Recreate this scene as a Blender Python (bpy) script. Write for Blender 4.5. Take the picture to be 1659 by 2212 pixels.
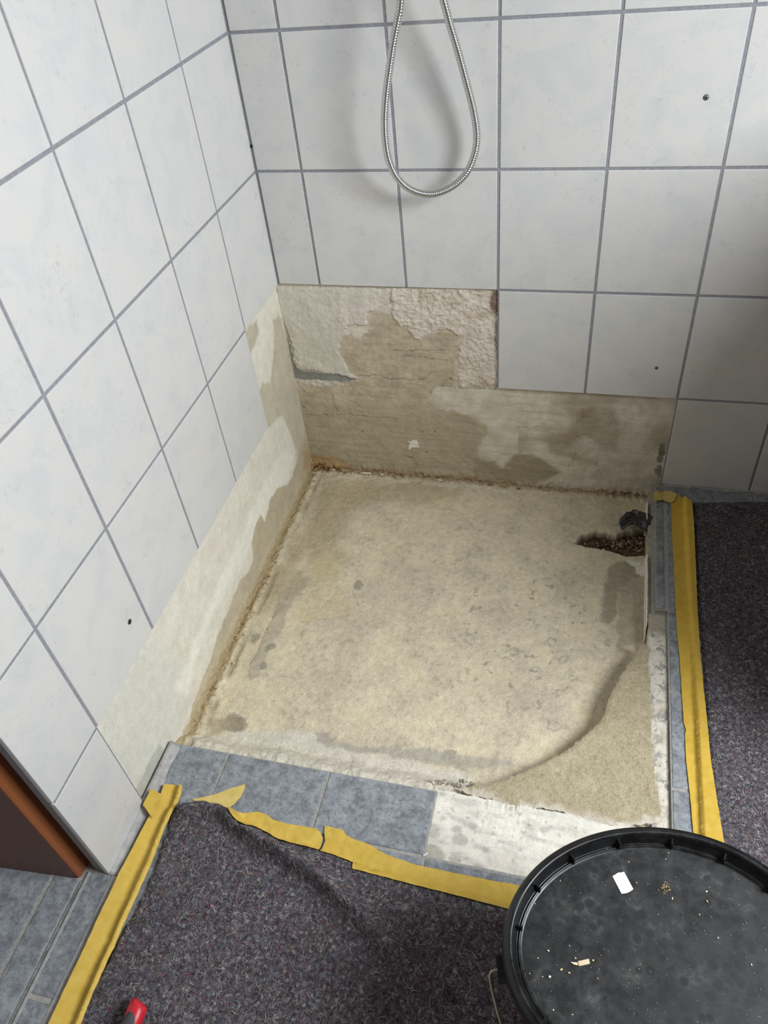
import bpy, bmesh, math, random
import numpy as np
from mathutils import Vector, Matrix
from mathutils.geometry import delaunay_2d_cdt

for o in list(bpy.data.objects): bpy.data.objects.remove(o)
SC = bpy.context.scene
COL = SC.collection
random.seed(7); RNG = np.random.default_rng(7)

# ------------------------------------------------------------------ camera
W, H, F = 1659.0, 2212.0, 1682.485
CAM = np.array([0.70162, -1.53045, 1.30147])
CR = np.array([[0.96697204, 0.23733966, -0.09292443],
               [0.09600282, -0.676875, -0.72981073],
               [-0.23611125, 0.69678556, -0.67730448]])   # rows: right, down, forward
cd = bpy.data.cameras.new('camera'); cam = bpy.data.objects.new('camera', cd); COL.objects.link(cam)
cd.sensor_fit = 'HORIZONTAL'; cd.sensor_width = 36.0; cd.lens = F / W * 36.0
cd.clip_start = 0.02; cd.clip_end = 50
M = Matrix.Identity(4)
for i in range(3):
    M[i][0] = CR[0][i]; M[i][1] = -CR[1][i]; M[i][2] = -CR[2][i]; M[i][3] = CAM[i]
cam.matrix_world = M
SC.camera = cam

# ------------------------------------------------------------------ light, exposure
wd = bpy.data.worlds.new('world'); SC.world = wd; wd.use_nodes = True
wb = wd.node_tree.nodes['Background']; wb.inputs[0].default_value = (0.93, 0.96, 1.0, 1); wb.inputs[1].default_value = 0.6

def area(name, loc, target, sx, sy, power, color):
    l = bpy.data.lights.new(name, 'AREA'); l.shape = 'RECTANGLE'; l.size = sx; l.size_y = sy
    l.energy = power; l.color = color
    o = bpy.data.objects.new(name, l); COL.objects.link(o); o.location = loc
    o.rotation_euler = (Vector(target) - Vector(loc)).to_track_quat('-Z', 'Y').to_euler()
    return o
WIN = (1.86, -1.08, 1.50)      # centre of the roof window in the slope on the right
SLN = (-0.806, 0.0, -0.592)    # the slope faces down into the room
area('roof_window_daylight', tuple(WIN[k] + 0.012 * SLN[k] for k in range(3)), tuple(WIN[k] + SLN[k] for k in range(3)), 0.62, 0.74, 46, (0.93, 0.965, 1.0))
SC.view_settings.view_transform = 'Standard'
SC.view_settings.look = 'None'
SC.view_settings.gamma = 1.0
SC.view_settings.use_curve_mapping = False
SC.view_settings.exposure = 0.0

# ------------------------------------------------------------------ helpers
def ray(px, py):
    return CR.T @ np.array([(px - W / 2) / F, (py - H / 2) / F, 1.0])
def on(px, py, axis, val):
    """pixel -> point of the plane axis = val"""
    d = ray(px, py); t = (val - CAM[axis]) / d[axis]
    return CAM + t * d
def poly_on(pts, axis, val, scale=1.0, org=(0, 0)):
    keep = [i for i in range(3) if i != axis]
    return np.array([on(org[0] + p[0] / scale, org[1] + p[1] / scale, axis, val)[keep] for p in pts])

def lin(r, g, b, k=1.0):
    out = []
    for c in (r, g, b):
        c = c / 255.0
        c = c / 12.92 if c <= 0.04045 else ((c + 0.055) / 1.055) ** 2.4
        out.append(min(c * k, 0.95))
    return np.array(out)
def rgba(c): return (float(c[0]), float(c[1]), float(c[2]), 1.0)

PERM = np.concatenate([RNG.permutation(256)] * 2)
GR = np.stack([np.cos(np.arange(256) * 2.399963), np.sin(np.arange(256) * 2.399963)], 1)
def perlin(x, y):
    xi = np.floor(x).astype(int); yi = np.floor(y).astype(int); xf = x - xi; yf = y - yi
    xi &= 255; yi &= 255
    u = xf * xf * xf * (xf * (xf * 6 - 15) + 10); v = yf * yf * yf * (yf * (yf * 6 - 15) + 10)
    def g(ix, iy, dx, dy):
        h = PERM[PERM[ix & 255] + (iy & 255)]
        return GR[h, 0] * dx + GR[h, 1] * dy
    a = g(xi, yi, xf, yf); b = g(xi + 1, yi, xf - 1, yf); c = g(xi, yi + 1, xf, yf - 1); d = g(xi + 1, yi + 1, xf - 1, yf - 1)
    return (a * (1 - u) + b * u) * (1 - v) + (c * (1 - u) + d * u) * v
def fbm(x, y, f, oct=4, seed=0.0, sx=1.0, sy=1.0):
    s = 0; a = 1.0; n = 0
    for k in range(oct):
        s = s + a * perlin(x * f * sx + seed * 7.31 + k * 13.7, y * f * sy + seed * 3.17 + k * 5.9); n += a; a *= 0.5; f *= 2.03
    return s / n * 1.5
def sdf(P, poly):
    """signed distance, negative inside; P (n,2)"""
    d = np.full(len(P), 1e9); ins = np.zeros(len(P), bool); n = len(poly)
    for i in range(n):
        a = poly[i]; b = poly[(i + 1) % n]; e = b - a
        w = P - a; t = np.clip((w @ e) / max(e @ e, 1e-12), 0, 1)
        q = w - t[:, None] * e; d = np.minimum(d, q[:, 0] ** 2 + q[:, 1] ** 2)
        c1 = (a[1] > P[:, 1]) != (b[1] > P[:, 1])
        with np.errstate(divide='ignore', invalid='ignore'):
            xx = (b[0] - a[0]) * (P[:, 1] - a[1]) / (b[1] - a[1]) + a[0]
        ins ^= c1 & (P[:, 0] < xx)
    d = np.sqrt(d); d[ins] *= -1
    return d
def linedist(P, pts):
    d = np.full(len(P), 1e9); tt = np.zeros(len(P)); n = len(pts) - 1
    for i in range(n):
        a = pts[i]; b = pts[i + 1]; e = b - a; w = P - a
        t = np.clip((w @ e) / max(e @ e, 1e-12), 0, 1); q = w - t[:, None] * e
        dd = np.sqrt(q[:, 0] ** 2 + q[:, 1] ** 2); m = dd < d
        tt[m] = (i + t[m]) / n; d = np.minimum(d, dd)
    return d, tt
def sm(d, w):
    """1 inside, 0 outside with soft edge w"""
    t = np.clip(0.5 - d / w, 0, 1); return t * t * (3 - 2 * t)
def mixc(c, col, m):
    return c * (1 - m[:, None]) + np.asarray(col)[None, :] * m[:, None]

def tag(o, label=None, cat=None, group=None, kind=None):
    if label: o['label'] = label
    if cat: o['category'] = cat
    if group: o['group'] = group
    if kind: o['kind'] = kind
    return o
def link(name, me, mat=None, parent=None, loc=None):
    o = bpy.data.objects.new(name, me); COL.objects.link(o)
    if mat and me and not me.materials: me.materials.append(mat)
    if parent: o.parent = parent
    if loc is not None: o.location = loc
    return o
def empty(name, loc=(0, 0, 0)):
    o = bpy.data.objects.new(name, None); COL.objects.link(o); o.location = loc; o.empty_display_size = 0.02
    return o
def mesh_np(name, V, Fc, cols=None, smooth=True):
    me = bpy.data.meshes.new(name)
    V = np.asarray(V, np.float32)
    if isinstance(Fc, np.ndarray):
        k = Fc.shape[1]; n = len(Fc)
        me.vertices.add(len(V)); me.vertices.foreach_set('co', V.ravel())
        me.loops.add(n * k); me.loops.foreach_set('vertex_index', Fc.astype(np.int32).ravel())
        me.polygons.add(n); me.polygons.foreach_set('loop_start', np.arange(0, n * k, k, dtype=np.int32))
        me.polygons.foreach_set('loop_total', np.full(n, k, np.int32))
        me.update(calc_edges=True); me.validate()
    else:
        me.from_pydata([tuple(map(float, v)) for v in V], [], Fc); me.update()
    if cols is not None:
        at = me.color_attributes.new('Col', 'FLOAT_COLOR', 'POINT')
        c4 = np.ones((len(V), 4), np.float32); c4[:, :3] = cols; at.data.foreach_set('color', c4.ravel())
    if smooth: me.polygons.foreach_set('use_smooth', np.ones(len(me.polygons), bool))
    return me
def grid_mesh(name, U, V, X, Y, Z, keep=None, cols=None, flip=False):
    """regular grid (nv,nu) of points, faces kept where keep (per vertex) is true at all corners"""
    nv, nu = U.shape
    idx = np.arange(nv * nu).reshape(nv, nu)
    q = np.stack([idx[:-1, :-1], idx[:-1, 1:], idx[1:, 1:], idx[1:, :-1]], -1).reshape(-1, 4)
    if flip: q = q[:, ::-1]
    if keep is not None: q = q[keep.ravel()[q].all(1)]
    used = np.unique(q); mp = np.full(nv * nu, -1); mp[used] = np.arange(len(used))
    P = np.stack([X.ravel(), Y.ravel(), Z.ravel()], 1)[used]
    return mesh_np(name, P, mp[q], None if cols is None else cols[used])
class MB:
    def __init__(s): s.v = []; s.f = []
    def box(s, x0, x1, y0, y1, z0, z1):
        b = len(s.v)
        s.v += [(x0, y0, z0), (x1, y0, z0), (x1, y1, z0), (x0, y1, z0), (x0, y0, z1), (x1, y0, z1), (x1, y1, z1), (x0, y1, z1)]
        s.f += [tuple(b + i for i in q) for q in ((0, 3, 2, 1), (4, 5, 6, 7), (0, 1, 5, 4), (1, 2, 6, 5), (2, 3, 7, 6), (3, 0, 4, 7))]
        return s
    def prism(s, pts, z0, z1):
        b = len(s.v); n = len(pts)
        s.v += [(p[0], p[1], z0) for p in pts] + [(p[0], p[1], z1) for p in pts]
        s.f += [tuple(b + i for i in range(n))[::-1], tuple(b + n + i for i in range(n))]
        s.f += [(b + i, b + (i + 1) % n, b + n + (i + 1) % n, b + n + i) for i in range(n)]
        return s
    def build(s, name, mat, parent=None, smooth=False, loc=None):
        me = bpy.data.meshes.new(name); me.from_pydata(s.v, [], s.f); me.update()
        if smooth: me.polygons.foreach_set('use_smooth', [True] * len(me.polygons))
        return link(name, me, mat, parent, loc)
def resample(poly, step):
    out = []
    n = len(poly)
    for i in range(n):
        a = np.array(poly[i], float); b = np.array(poly[(i + 1) % n], float); L = np.linalg.norm(b - a)
        k = max(1, int(math.ceil(L / step)))
        for j in range(k): out.append(a + (b - a) * j / k)
    return np.array(out)
def cdt(poly, step, rough=0.0, seed=1.0):
    B = resample(poly, step)
    if rough > 0:
        B = B + np.stack([fbm(B[:, 0], B[:, 1], 0.25 / step, 3, seed), fbm(B[:, 0], B[:, 1], 0.25 / step, 3, seed + 9)], 1) * rough
    lo = B.min(0); hi = B.max(0)
    gx, gy = np.meshgrid(np.arange(lo[0], hi[0], step), np.arange(lo[1], hi[1], step))
    G = np.stack([gx.ravel(), gy.ravel()], 1) + RNG.uniform(-0.2, 0.2, (gx.size, 2)) * step
    G = G[sdf(G, B) < -0.55 * step]
    n = len(B)
    vs = [Vector((float(p[0]), float(p[1]))) for p in np.concatenate([B, G])]
    r = delaunay_2d_cdt(vs, [], [list(range(n))], 1, 1e-7)
    V = np.array([[v.x, v.y] for v in r[0]]); Fc = [list(f) for f in r[2]]
    return V, Fc
def boundary(Fc):
    cnt = {}
    for f in Fc:
        for i in range(len(f)):
            a, b = f[i], f[(i + 1) % len(f)]; cnt[(a, b)] = 1
    return [e for e in cnt if (e[1], e[0]) not in cnt]
def slab(name, poly, step, ztop, zbot, mat, parent=None, colf=None, rough=0.0, seed=1.0, smooth=True):
    """solid with outline poly (x,y), top height ztop(P), bottom zbot (number or function of P)"""
    V, Fc = cdt(poly, step, rough, seed)
    zt = ztop(V); zb = zbot(V) if callable(zbot) else np.full(len(V), zbot)
    n = len(V)
    P = np.concatenate([np.c_[V, zt], np.c_[V, zb]])
    faces = [tuple(f) for f in Fc] + [tuple(i + n for i in reversed(f)) for f in Fc]
    for a, b in boundary(Fc): faces.append((b, a, a + n, b + n))
    cols = None
    if colf is not None:
        c = colf(V, zt); cols = np.concatenate([c, c])
    me = mesh_np(name, P, faces, cols, smooth)
    if smooth:
        nt = 2 * len(Fc)
        fl = np.ones(len(faces), bool); fl[nt:] = False
        me.polygons.foreach_set('use_smooth', fl)
        es = set(tuple(sorted(e)) for e in boundary(Fc))
        sh = np.zeros(len(me.edges), bool)
        for i, e in enumerate(me.edges):
            k = tuple(sorted(e.vertices))
            if k in es or (k[0] - n, k[1] - n) in es: sh[i] = True
        at = me.attributes.new('sharp_edge', 'BOOLEAN', 'EDGE'); at.data.foreach_set('value', sh)
    return link(name, me, mat, parent)
def tube(name, pts, rad, seg, mat, parent=None, caps=True):
    pts = [np.array(p, float) for p in pts]; n = len(pts); rad = rad if hasattr(rad, '__len__') else [rad] * n
    T = []
    for i in range(n):
        t = pts[min(i + 1, n - 1)] - pts[max(i - 1, 0)]; T.append(t / np.linalg.norm(t))
    up = np.array([0, 0, 1.0]) if abs(T[0][2]) < 0.9 else np.array([1.0, 0, 0])
    nrm = np.cross(T[0], up); nrm /= np.linalg.norm(nrm)
    V = []; Fc = []
    for i in range(n):
        nrm = nrm - T[i] * (nrm @ T[i]); nrm /= np.linalg.norm(nrm); bn = np.cross(T[i], nrm)
        for k in range(seg):
            a = 2 * math.pi * k / seg
            V.append(pts[i] + rad[i] * (math.cos(a) * nrm + math.sin(a) * bn))
    for i in range(n - 1):
        for k in range(seg):
            Fc.append((i * seg + k, i * seg + (k + 1) % seg, (i + 1) * seg + (k + 1) % seg, (i + 1) * seg + k))
    if caps:
        Fc.append(tuple(reversed(range(seg)))); Fc.append(tuple((n - 1) * seg + k for k in range(seg)))
    return link(name, mesh_np(name, V, Fc), mat, parent)
def catmull(pts, step):
    P = [np.array(p, float) for p in pts]; P = [2 * P[0] - P[1]] + P + [2 * P[-1] - P[-2]]; out = []
    for i in range(1, len(P) - 2):
        L = np.linalg.norm(P[i + 1] - P[i]); k = max(2, int(L / step))
        for j in range(k):
            t = j / k
            out.append(0.5 * ((2 * P[i]) + (-P[i - 1] + P[i + 1]) * t + (2 * P[i - 1] - 5 * P[i] + 4 * P[i + 1] - P[i + 2]) * t * t + (-P[i - 1] + 3 * P[i] - 3 * P[i + 1] + P[i + 2]) * t ** 3))
    out.append(P[-2]); return out
def stones(name, centers, sizes, mat, parent, cols=None, rots=None):
    """many low-poly pebbles in one mesh"""
    t = (1 + 5 ** .5) / 2
    iv = np.array([(-1, t, 0), (1, t, 0), (-1, -t, 0), (1, -t, 0), (0, -1, t), (0, 1, t), (0, -1, -t), (0, 1, -t), (t, 0, -1), (t, 0, 1), (-t, 0, -1), (-t, 0, 1)], float) / 1.9
    fi = np.array([(0, 11, 5), (0, 5, 1), (0, 1, 7), (0, 7, 10), (0, 10, 11), (1, 5, 9), (5, 11, 4), (11, 10, 2), (10, 7, 6), (7, 1, 8), (3, 9, 4), (3, 4, 2), (3, 2, 6), (3, 6, 8), (3, 8, 9), (4, 9, 5), (2, 4, 11), (6, 2, 10), (8, 6, 7), (9, 8, 1)])
    n = len(centers); Vs = []; Fs = []; Cs = []
    for i in range(n):
        s = iv * (0.75 + 0.5 * RNG.random((12, 1))) * (sizes[i] * (0.7 + 0.6 * RNG.random(3)))[None, :]
        a = RNG.random() * 6.28 if rots is None or i >= len(rots) else rots[i]; R = np.array([[math.cos(a), -math.sin(a), 0], [math.sin(a), math.cos(a), 0], [0, 0, 1]])
        Vs.append(s @ R.T + centers[i]); Fs.append(fi + 12 * i)
        if cols is not None: Cs.append(np.repeat(cols[i][None, :], 12, 0))
    me = mesh_np(name, np.concatenate(Vs), np.concatenate(Fs), np.concatenate(Cs) if cols is not None else None, smooth=False)
    o = link(name, me, mat, parent); o['kind'] = 'stuff'
    return o

# ------------------------------------------------------------------ materials
def newmat(name, rough=0.5, color=(0.8, 0.8, 0.8), metal=0.0, spec=None):
    m = bpy.data.materials.new(name); m.use_nodes = True
    b = m.node_tree.nodes['Principled BSDF']
    b.inputs['Base Color'].default_value = (*[float(c) for c in color[:3]], 1); b.inputs['Roughness'].default_value = rough
    b.inputs['Metallic'].default_value = metal
    if spec is not None: b.inputs['Specular IOR Level'].default_value = spec
    return m, m.node_tree, b
def N(nt, t, **kw):
    n = nt.nodes.new(t)
    for k, v in kw.items(): setattr(n, k, v)
    return n
def noise(nt, vec, scale, detail=4, rough=0.55, dist=0.0):
    n = N(nt, 'ShaderNodeTexNoise'); n.inputs['Scale'].default_value = scale; n.inputs['Detail'].default_value = detail
    n.inputs['Roughness'].default_value = rough; n.inputs['Distortion'].default_value = dist
    if vec is not None: nt.links.new(vec, n.inputs['Vector'])
    return n.outputs['Fac']
def ramp(nt, fac, stops):
    r = N(nt, 'ShaderNodeValToRGB'); e = r.color_ramp.elements
    while len(e) < len(stops): e.new(0.5)
    for i, (p, c) in enumerate(stops): e[i].position = p; e[i].color = (*[float(x) for x in c[:3]], 1)
    nt.links.new(fac, r.inputs['Fac']); return r.outputs['Color']
def mix(nt, a, b, fac, mode='MIX'):
    n = N(nt, 'ShaderNodeMix', data_type='RGBA', blend_type=mode)
    for s, v in ((6, a), (7, b)):
        if isinstance(v, bpy.types.NodeSocket): nt.links.new(v, n.inputs[s])
        else: n.inputs[s].default_value = (*[float(x) for x in v[:3]], 1)
    if isinstance(fac, bpy.types.NodeSocket): nt.links.new(fac, n.inputs[0])
    else: n.inputs[0].default_value = fac
    return n.outputs[2]
def bump(nt, b, height, strength, dist):
    n = N(nt, 'ShaderNodeBump'); n.inputs['Strength'].default_value = strength; n.inputs['Distance'].default_value = dist
    nt.links.new(height, n.inputs['Height']); nt.links.new(n.outputs[0], b.inputs['Normal'])
def coords(nt, kind='Object', rnd=False, scale=None):
    tc = N(nt, 'ShaderNodeTexCoord'); v = tc.outputs[kind]
    if rnd:
        oi = N(nt, 'ShaderNodeObjectInfo'); mu = N(nt, 'ShaderNodeMath', operation='MULTIPLY'); mu.inputs[1].default_value = 37.0
        nt.links.new(oi.outputs['Random'], mu.inputs[0])
        ad = N(nt, 'ShaderNodeVectorMath', operation='ADD'); nt.links.new(v, ad.inputs[0]); nt.links.new(mu.outputs[0], ad.inputs[1]); v = ad.outputs[0]
    if scale:
        mp = N(nt, 'ShaderNodeMapping'); mp.inputs['Scale'].default_value = scale; nt.links.new(v, mp.inputs['Vector']); v = mp.outputs[0]
    return v

def mat_wall_tile():
    m, nt, b = newmat('glazed_white_tile', 0.36)
    v = coords(nt, rnd=True)
    f1 = noise(nt, v, 16, 6, 0.62, 0.6); f2 = noise(nt, v, 75, 4, 0.7, 1.2)
    c = ramp(nt, f1, [(0.36, lin(206, 207, 207)), (0.52, lin(212, 212, 210)), (0.68, lin(215, 212, 208))])
    k = ramp(nt, f2, [(0.54, (0, 0, 0)), (0.72, (0.75, 0.75, 0.75))])
    gt = ramp(nt, noise(nt, v, 18, 3), [(0.45, (0, 0, 0)), (0.62, (1, 1, 1))])
    c = mix(nt, c, lin(186, 186, 183), mix(nt, (0, 0, 0), k, gt))
    nt.links.new(c, b.inputs['Base Color'])
    bump(nt, b, noise(nt, v, 10, 3), 0.10, 0.004)
    return m
def mat_floor_tile():
    m, nt, b = newmat('slate_grey_tile', 0.42)
    v = coords(nt, rnd=True)
    f1 = noise(nt, v, 48, 8, 0.74, 0.15)
    c = ramp(nt, f1, [(0.38, lin(112, 116, 121, 1.1)), (0.50, lin(138, 143, 148, 1.1)), (0.62, lin(156, 161, 165, 1.1))])
    f2 = noise(nt, v, 120, 5, 0.75)
    c = mix(nt, c, lin(104, 107, 112), ramp(nt, f2, [(0.5, (0, 0, 0)), (0.64, (0.7, 0.7, 0.7))]))
    vo = N(nt, 'ShaderNodeTexVoronoi', feature='DISTANCE_TO_EDGE'); vo.inputs['Scale'].default_value = 26
    wv = N(nt, 'ShaderNodeMixRGB'); wv.inputs[0].default_value = 0.06
    nz = N(nt, 'ShaderNodeTexNoise'); nz.inputs['Scale'].default_value = 30; nz.inputs['Detail'].default_value = 5
    nt.links.new(v, nz.inputs['Vector']); nt.links.new(v, wv.inputs[1]); nt.links.new(nz.outputs['Color'], wv.inputs[2]); nt.links.new(wv.outputs[0], vo.inputs['Vector'])
    crack = ramp(nt, vo.outputs['Distance'], [(0.0, (0.55, 0.55, 0.55)), (0.035, (0, 0, 0))])
    gate = ramp(nt, noise(nt, v, 14, 2), [(0.52, (0, 0, 0)), (0.6, (1, 1, 1))])
    c = mix(nt, c, lin(82, 85, 91), mix(nt, (0, 0, 0), crack, gate))
    nt.links.new(c, b.inputs['Base Color'])
    bump(nt, b, f1, 0.25, 0.002)
    return m
def mat_vcol(name, rough=0.92, fine=420, amp=0.25, bstr=0.5, bdist=0.0012, big=60):
    """colour from the mesh's own stain map, with grain and fine relief added"""
    m, nt, b = newmat(name, rough, spec=0.25)
    a = N(nt, 'ShaderNodeAttribute', attribute_name='Col'); v = coords(nt)
    n1 = noise(nt, v, fine, 5, 0.65); n2 = noise(nt, v, big, 5, 0.6)
    g = ramp(nt, n1, [(0.25, [1 - amp] * 3), (0.75, [1 + amp] * 3)])
    g2 = ramp(nt, n2, [(0.3, [1 - amp * 0.45] * 3), (0.7, [1 + amp * 0.45] * 3)])
    c = mix(nt, a.outputs['Color'], g, 1.0, 'MULTIPLY'); c = mix(nt, c, g2, 1.0, 'MULTIPLY')
    nt.links.new(c, b.inputs['Base Color'])
    ad = N(nt, 'ShaderNodeMath', operation='ADD'); nt.links.new(n1, ad.inputs[0]); nt.links.new(n2, ad.inputs[1])
    bump(nt, b, ad.outputs[0], bstr, bdist)
    return m
def mat_noisy(name, c1, c2, rough, scale, bstr=0.3, bdist=0.001, metal=0.0, detail=5, spec=None, sc=None, rnd=False):
    m, nt, b = newmat(name, rough, c1, metal, spec)
    v = coords(nt, scale=sc, rnd=rnd); f = noise(nt, v, scale, detail, 0.62)
    nt.links.new(ramp(nt, f, [(0.35, c1), (0.65, c2)]), b.inputs['Base Color'])
    if bstr: bump(nt, b, f, bstr, bdist)
    return m
MT = mat_wall_tile(); MFT = mat_floor_tile()
M_GROUT = mat_noisy('wall_grout', lin(132, 134, 141), lin(152, 153, 158), 0.9, 180)
M_FGROUT = mat_noisy('floor_grout', lin(150, 148, 144), lin(176, 174, 168), 0.9, 160)
M_SILI = mat_noisy('grey_silicone', lin(158, 157, 156), lin(186, 185, 182), 0.5, 60, 0.2)
M_PLAST = mat_vcol('old_plaster', amp=0.17, bstr=0.8, bdist=0.0014)
M_SCREED = mat_vcol('screed', amp=0.27, bstr=1.0, bdist=0.0018, big=70)
M_SAND = mat_vcol('sand_mortar', amp=0.26, fine=380, bstr=1.0, bdist=0.0022, big=110)
M_WALLP = mat_noisy('painted_plaster', lin(122, 112, 102), lin(132, 121, 110), 0.9, 40, 0.1)

# ------------------------------------------------------------------ the setting: walls
ROWH = 0.24926
ZR = [1.0 - ROWH * k for k in range(-4, 5)]            # 1.997 ... 0.003
XB = [0.0, 0.0993, 0.2993, 0.4993, 0.6993, 0.8993, 1.0993, 1.2993]
YB = [0.0, -0.2058, -0.4058, -0.6058, -0.8058, -1.0058, -1.1370]
GAP = 0.0056
_tm = {}
def tile_mesh(w, h, t, mat, be=0.0012):
    k = (round(w, 4), round(h, 4), t, mat.name)
    if k in _tm: return _tm[k]
    V = []
    for z, i in ((-t, 0), (-be, 0), (-be * 0.3, be * 0.35), (0, be * 1.2)):
        V += [(-w / 2 + i, -h / 2 + i, z), (w / 2 - i, -h / 2 + i, z), (w / 2 - i, h / 2 - i, z), (-w / 2 + i, h / 2 - i, z)]
    Fc = [(0, 3, 2, 1), (12, 13, 14, 15)]
    for l in range(3):
        for i in range(4): Fc.append((l * 4 + i, l * 4 + (i + 1) % 4, l * 4 + 4 + (i + 1) % 4, l * 4 + 4 + i))
    me = bpy.data.meshes.new('tile'); me.from_pydata(V, [], Fc); me.update(); me.materials.append(mat)
    _tm[k] = me; return me
R_BACK = Matrix(((1, 0, 0), (0, 0, -1), (0, 1, 0))).to_euler()
R_LEFT = Matrix(((0, 0, 1), (1, 0, 0), (0, 1, 0))).to_euler()
def jit(s): return random.uniform(-s, s)

wb_ = MB()
wb_.box(-0.15, 2.40, 0.03, 0.16, -0.14, 2.4)
wb_.box(-0.012, XB[-1], 0.0015, 0.03, ZR[6] + 0.001, ZR[0])       # behind the full courses
wb_.box(XB[3], XB[-1], 0.0015, 0.03, ZR[7] + 0.001, ZR[6] + 0.001)
wb_.box(XB[5], XB[-1], 0.0015, 0.03, -0.02, ZR[7] + 0.001)
wall_back = wb_.build('wall_back', M_GROUT); wall_back['kind'] = 'structure'
for c in range(len(XB) - 1):
    low = 6 if c < 3 else 7 if c < 5 else 8
    for r in range(low):
        x0 = XB[c] + (GAP / 2 if c else 0.003); x1 = XB[c + 1] - GAP / 2; z1 = ZR[r] - GAP / 2; z0 = ZR[r + 1] + GAP / 2
        if r == low - 1: z0 -= GAP / 2 - 0.0005
        o = link('tile', tile_mesh(x1 - x0, z1 - z0, 0.0085, MT), None, wall_back)
        o.location = ((x0 + x1) / 2, jit(0.0004), (z0 + z1) / 2); o.rotation_euler = R_BACK
wl_ = MB()
wl_.box(-0.13, -0.03, -1.118, 0.03, -0.14, 2.4)
wl_.box(-0.03, -0.0015, YB[1], 0.0015, ZR[6] + 0.001, ZR[0])
wl_.box(-0.03, -0.0015, YB[5], YB[1], ZR[7] + 0.001, ZR[0])
wl_.box(-0.03, -0.0015, YB[6] + 0.004, YB[5], 0.0, ZR[0])
wall_left = wl_.build('wall_left', M_GROUT); wall_left['kind'] = 'structure'
for c in range(len(YB) - 1):
    low = 6 if c < 1 else 7 if c < 5 else 8
    for r in range(low):
        y1 = YB[c] - (GAP / 2 if c else 0.003); y0 = YB[c + 1] + (GAP / 2 if c < 5 else 0); z1 = ZR[r] - GAP / 2; z0 = ZR[r + 1] + GAP / 2
        if r == low - 1: z0 -= GAP / 2 - 0.0005
        if c == 5 and r == 7: z0 = 0.006
        o = link('tile', tile_mesh(y1 - y0, z1 - z0, 0.0085, MT), None, wall_left)
        o.location = (jit(0.0004), (y0 + y1) / 2, (z0 + z1) / 2); o.rotation_euler = R_LEFT

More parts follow.
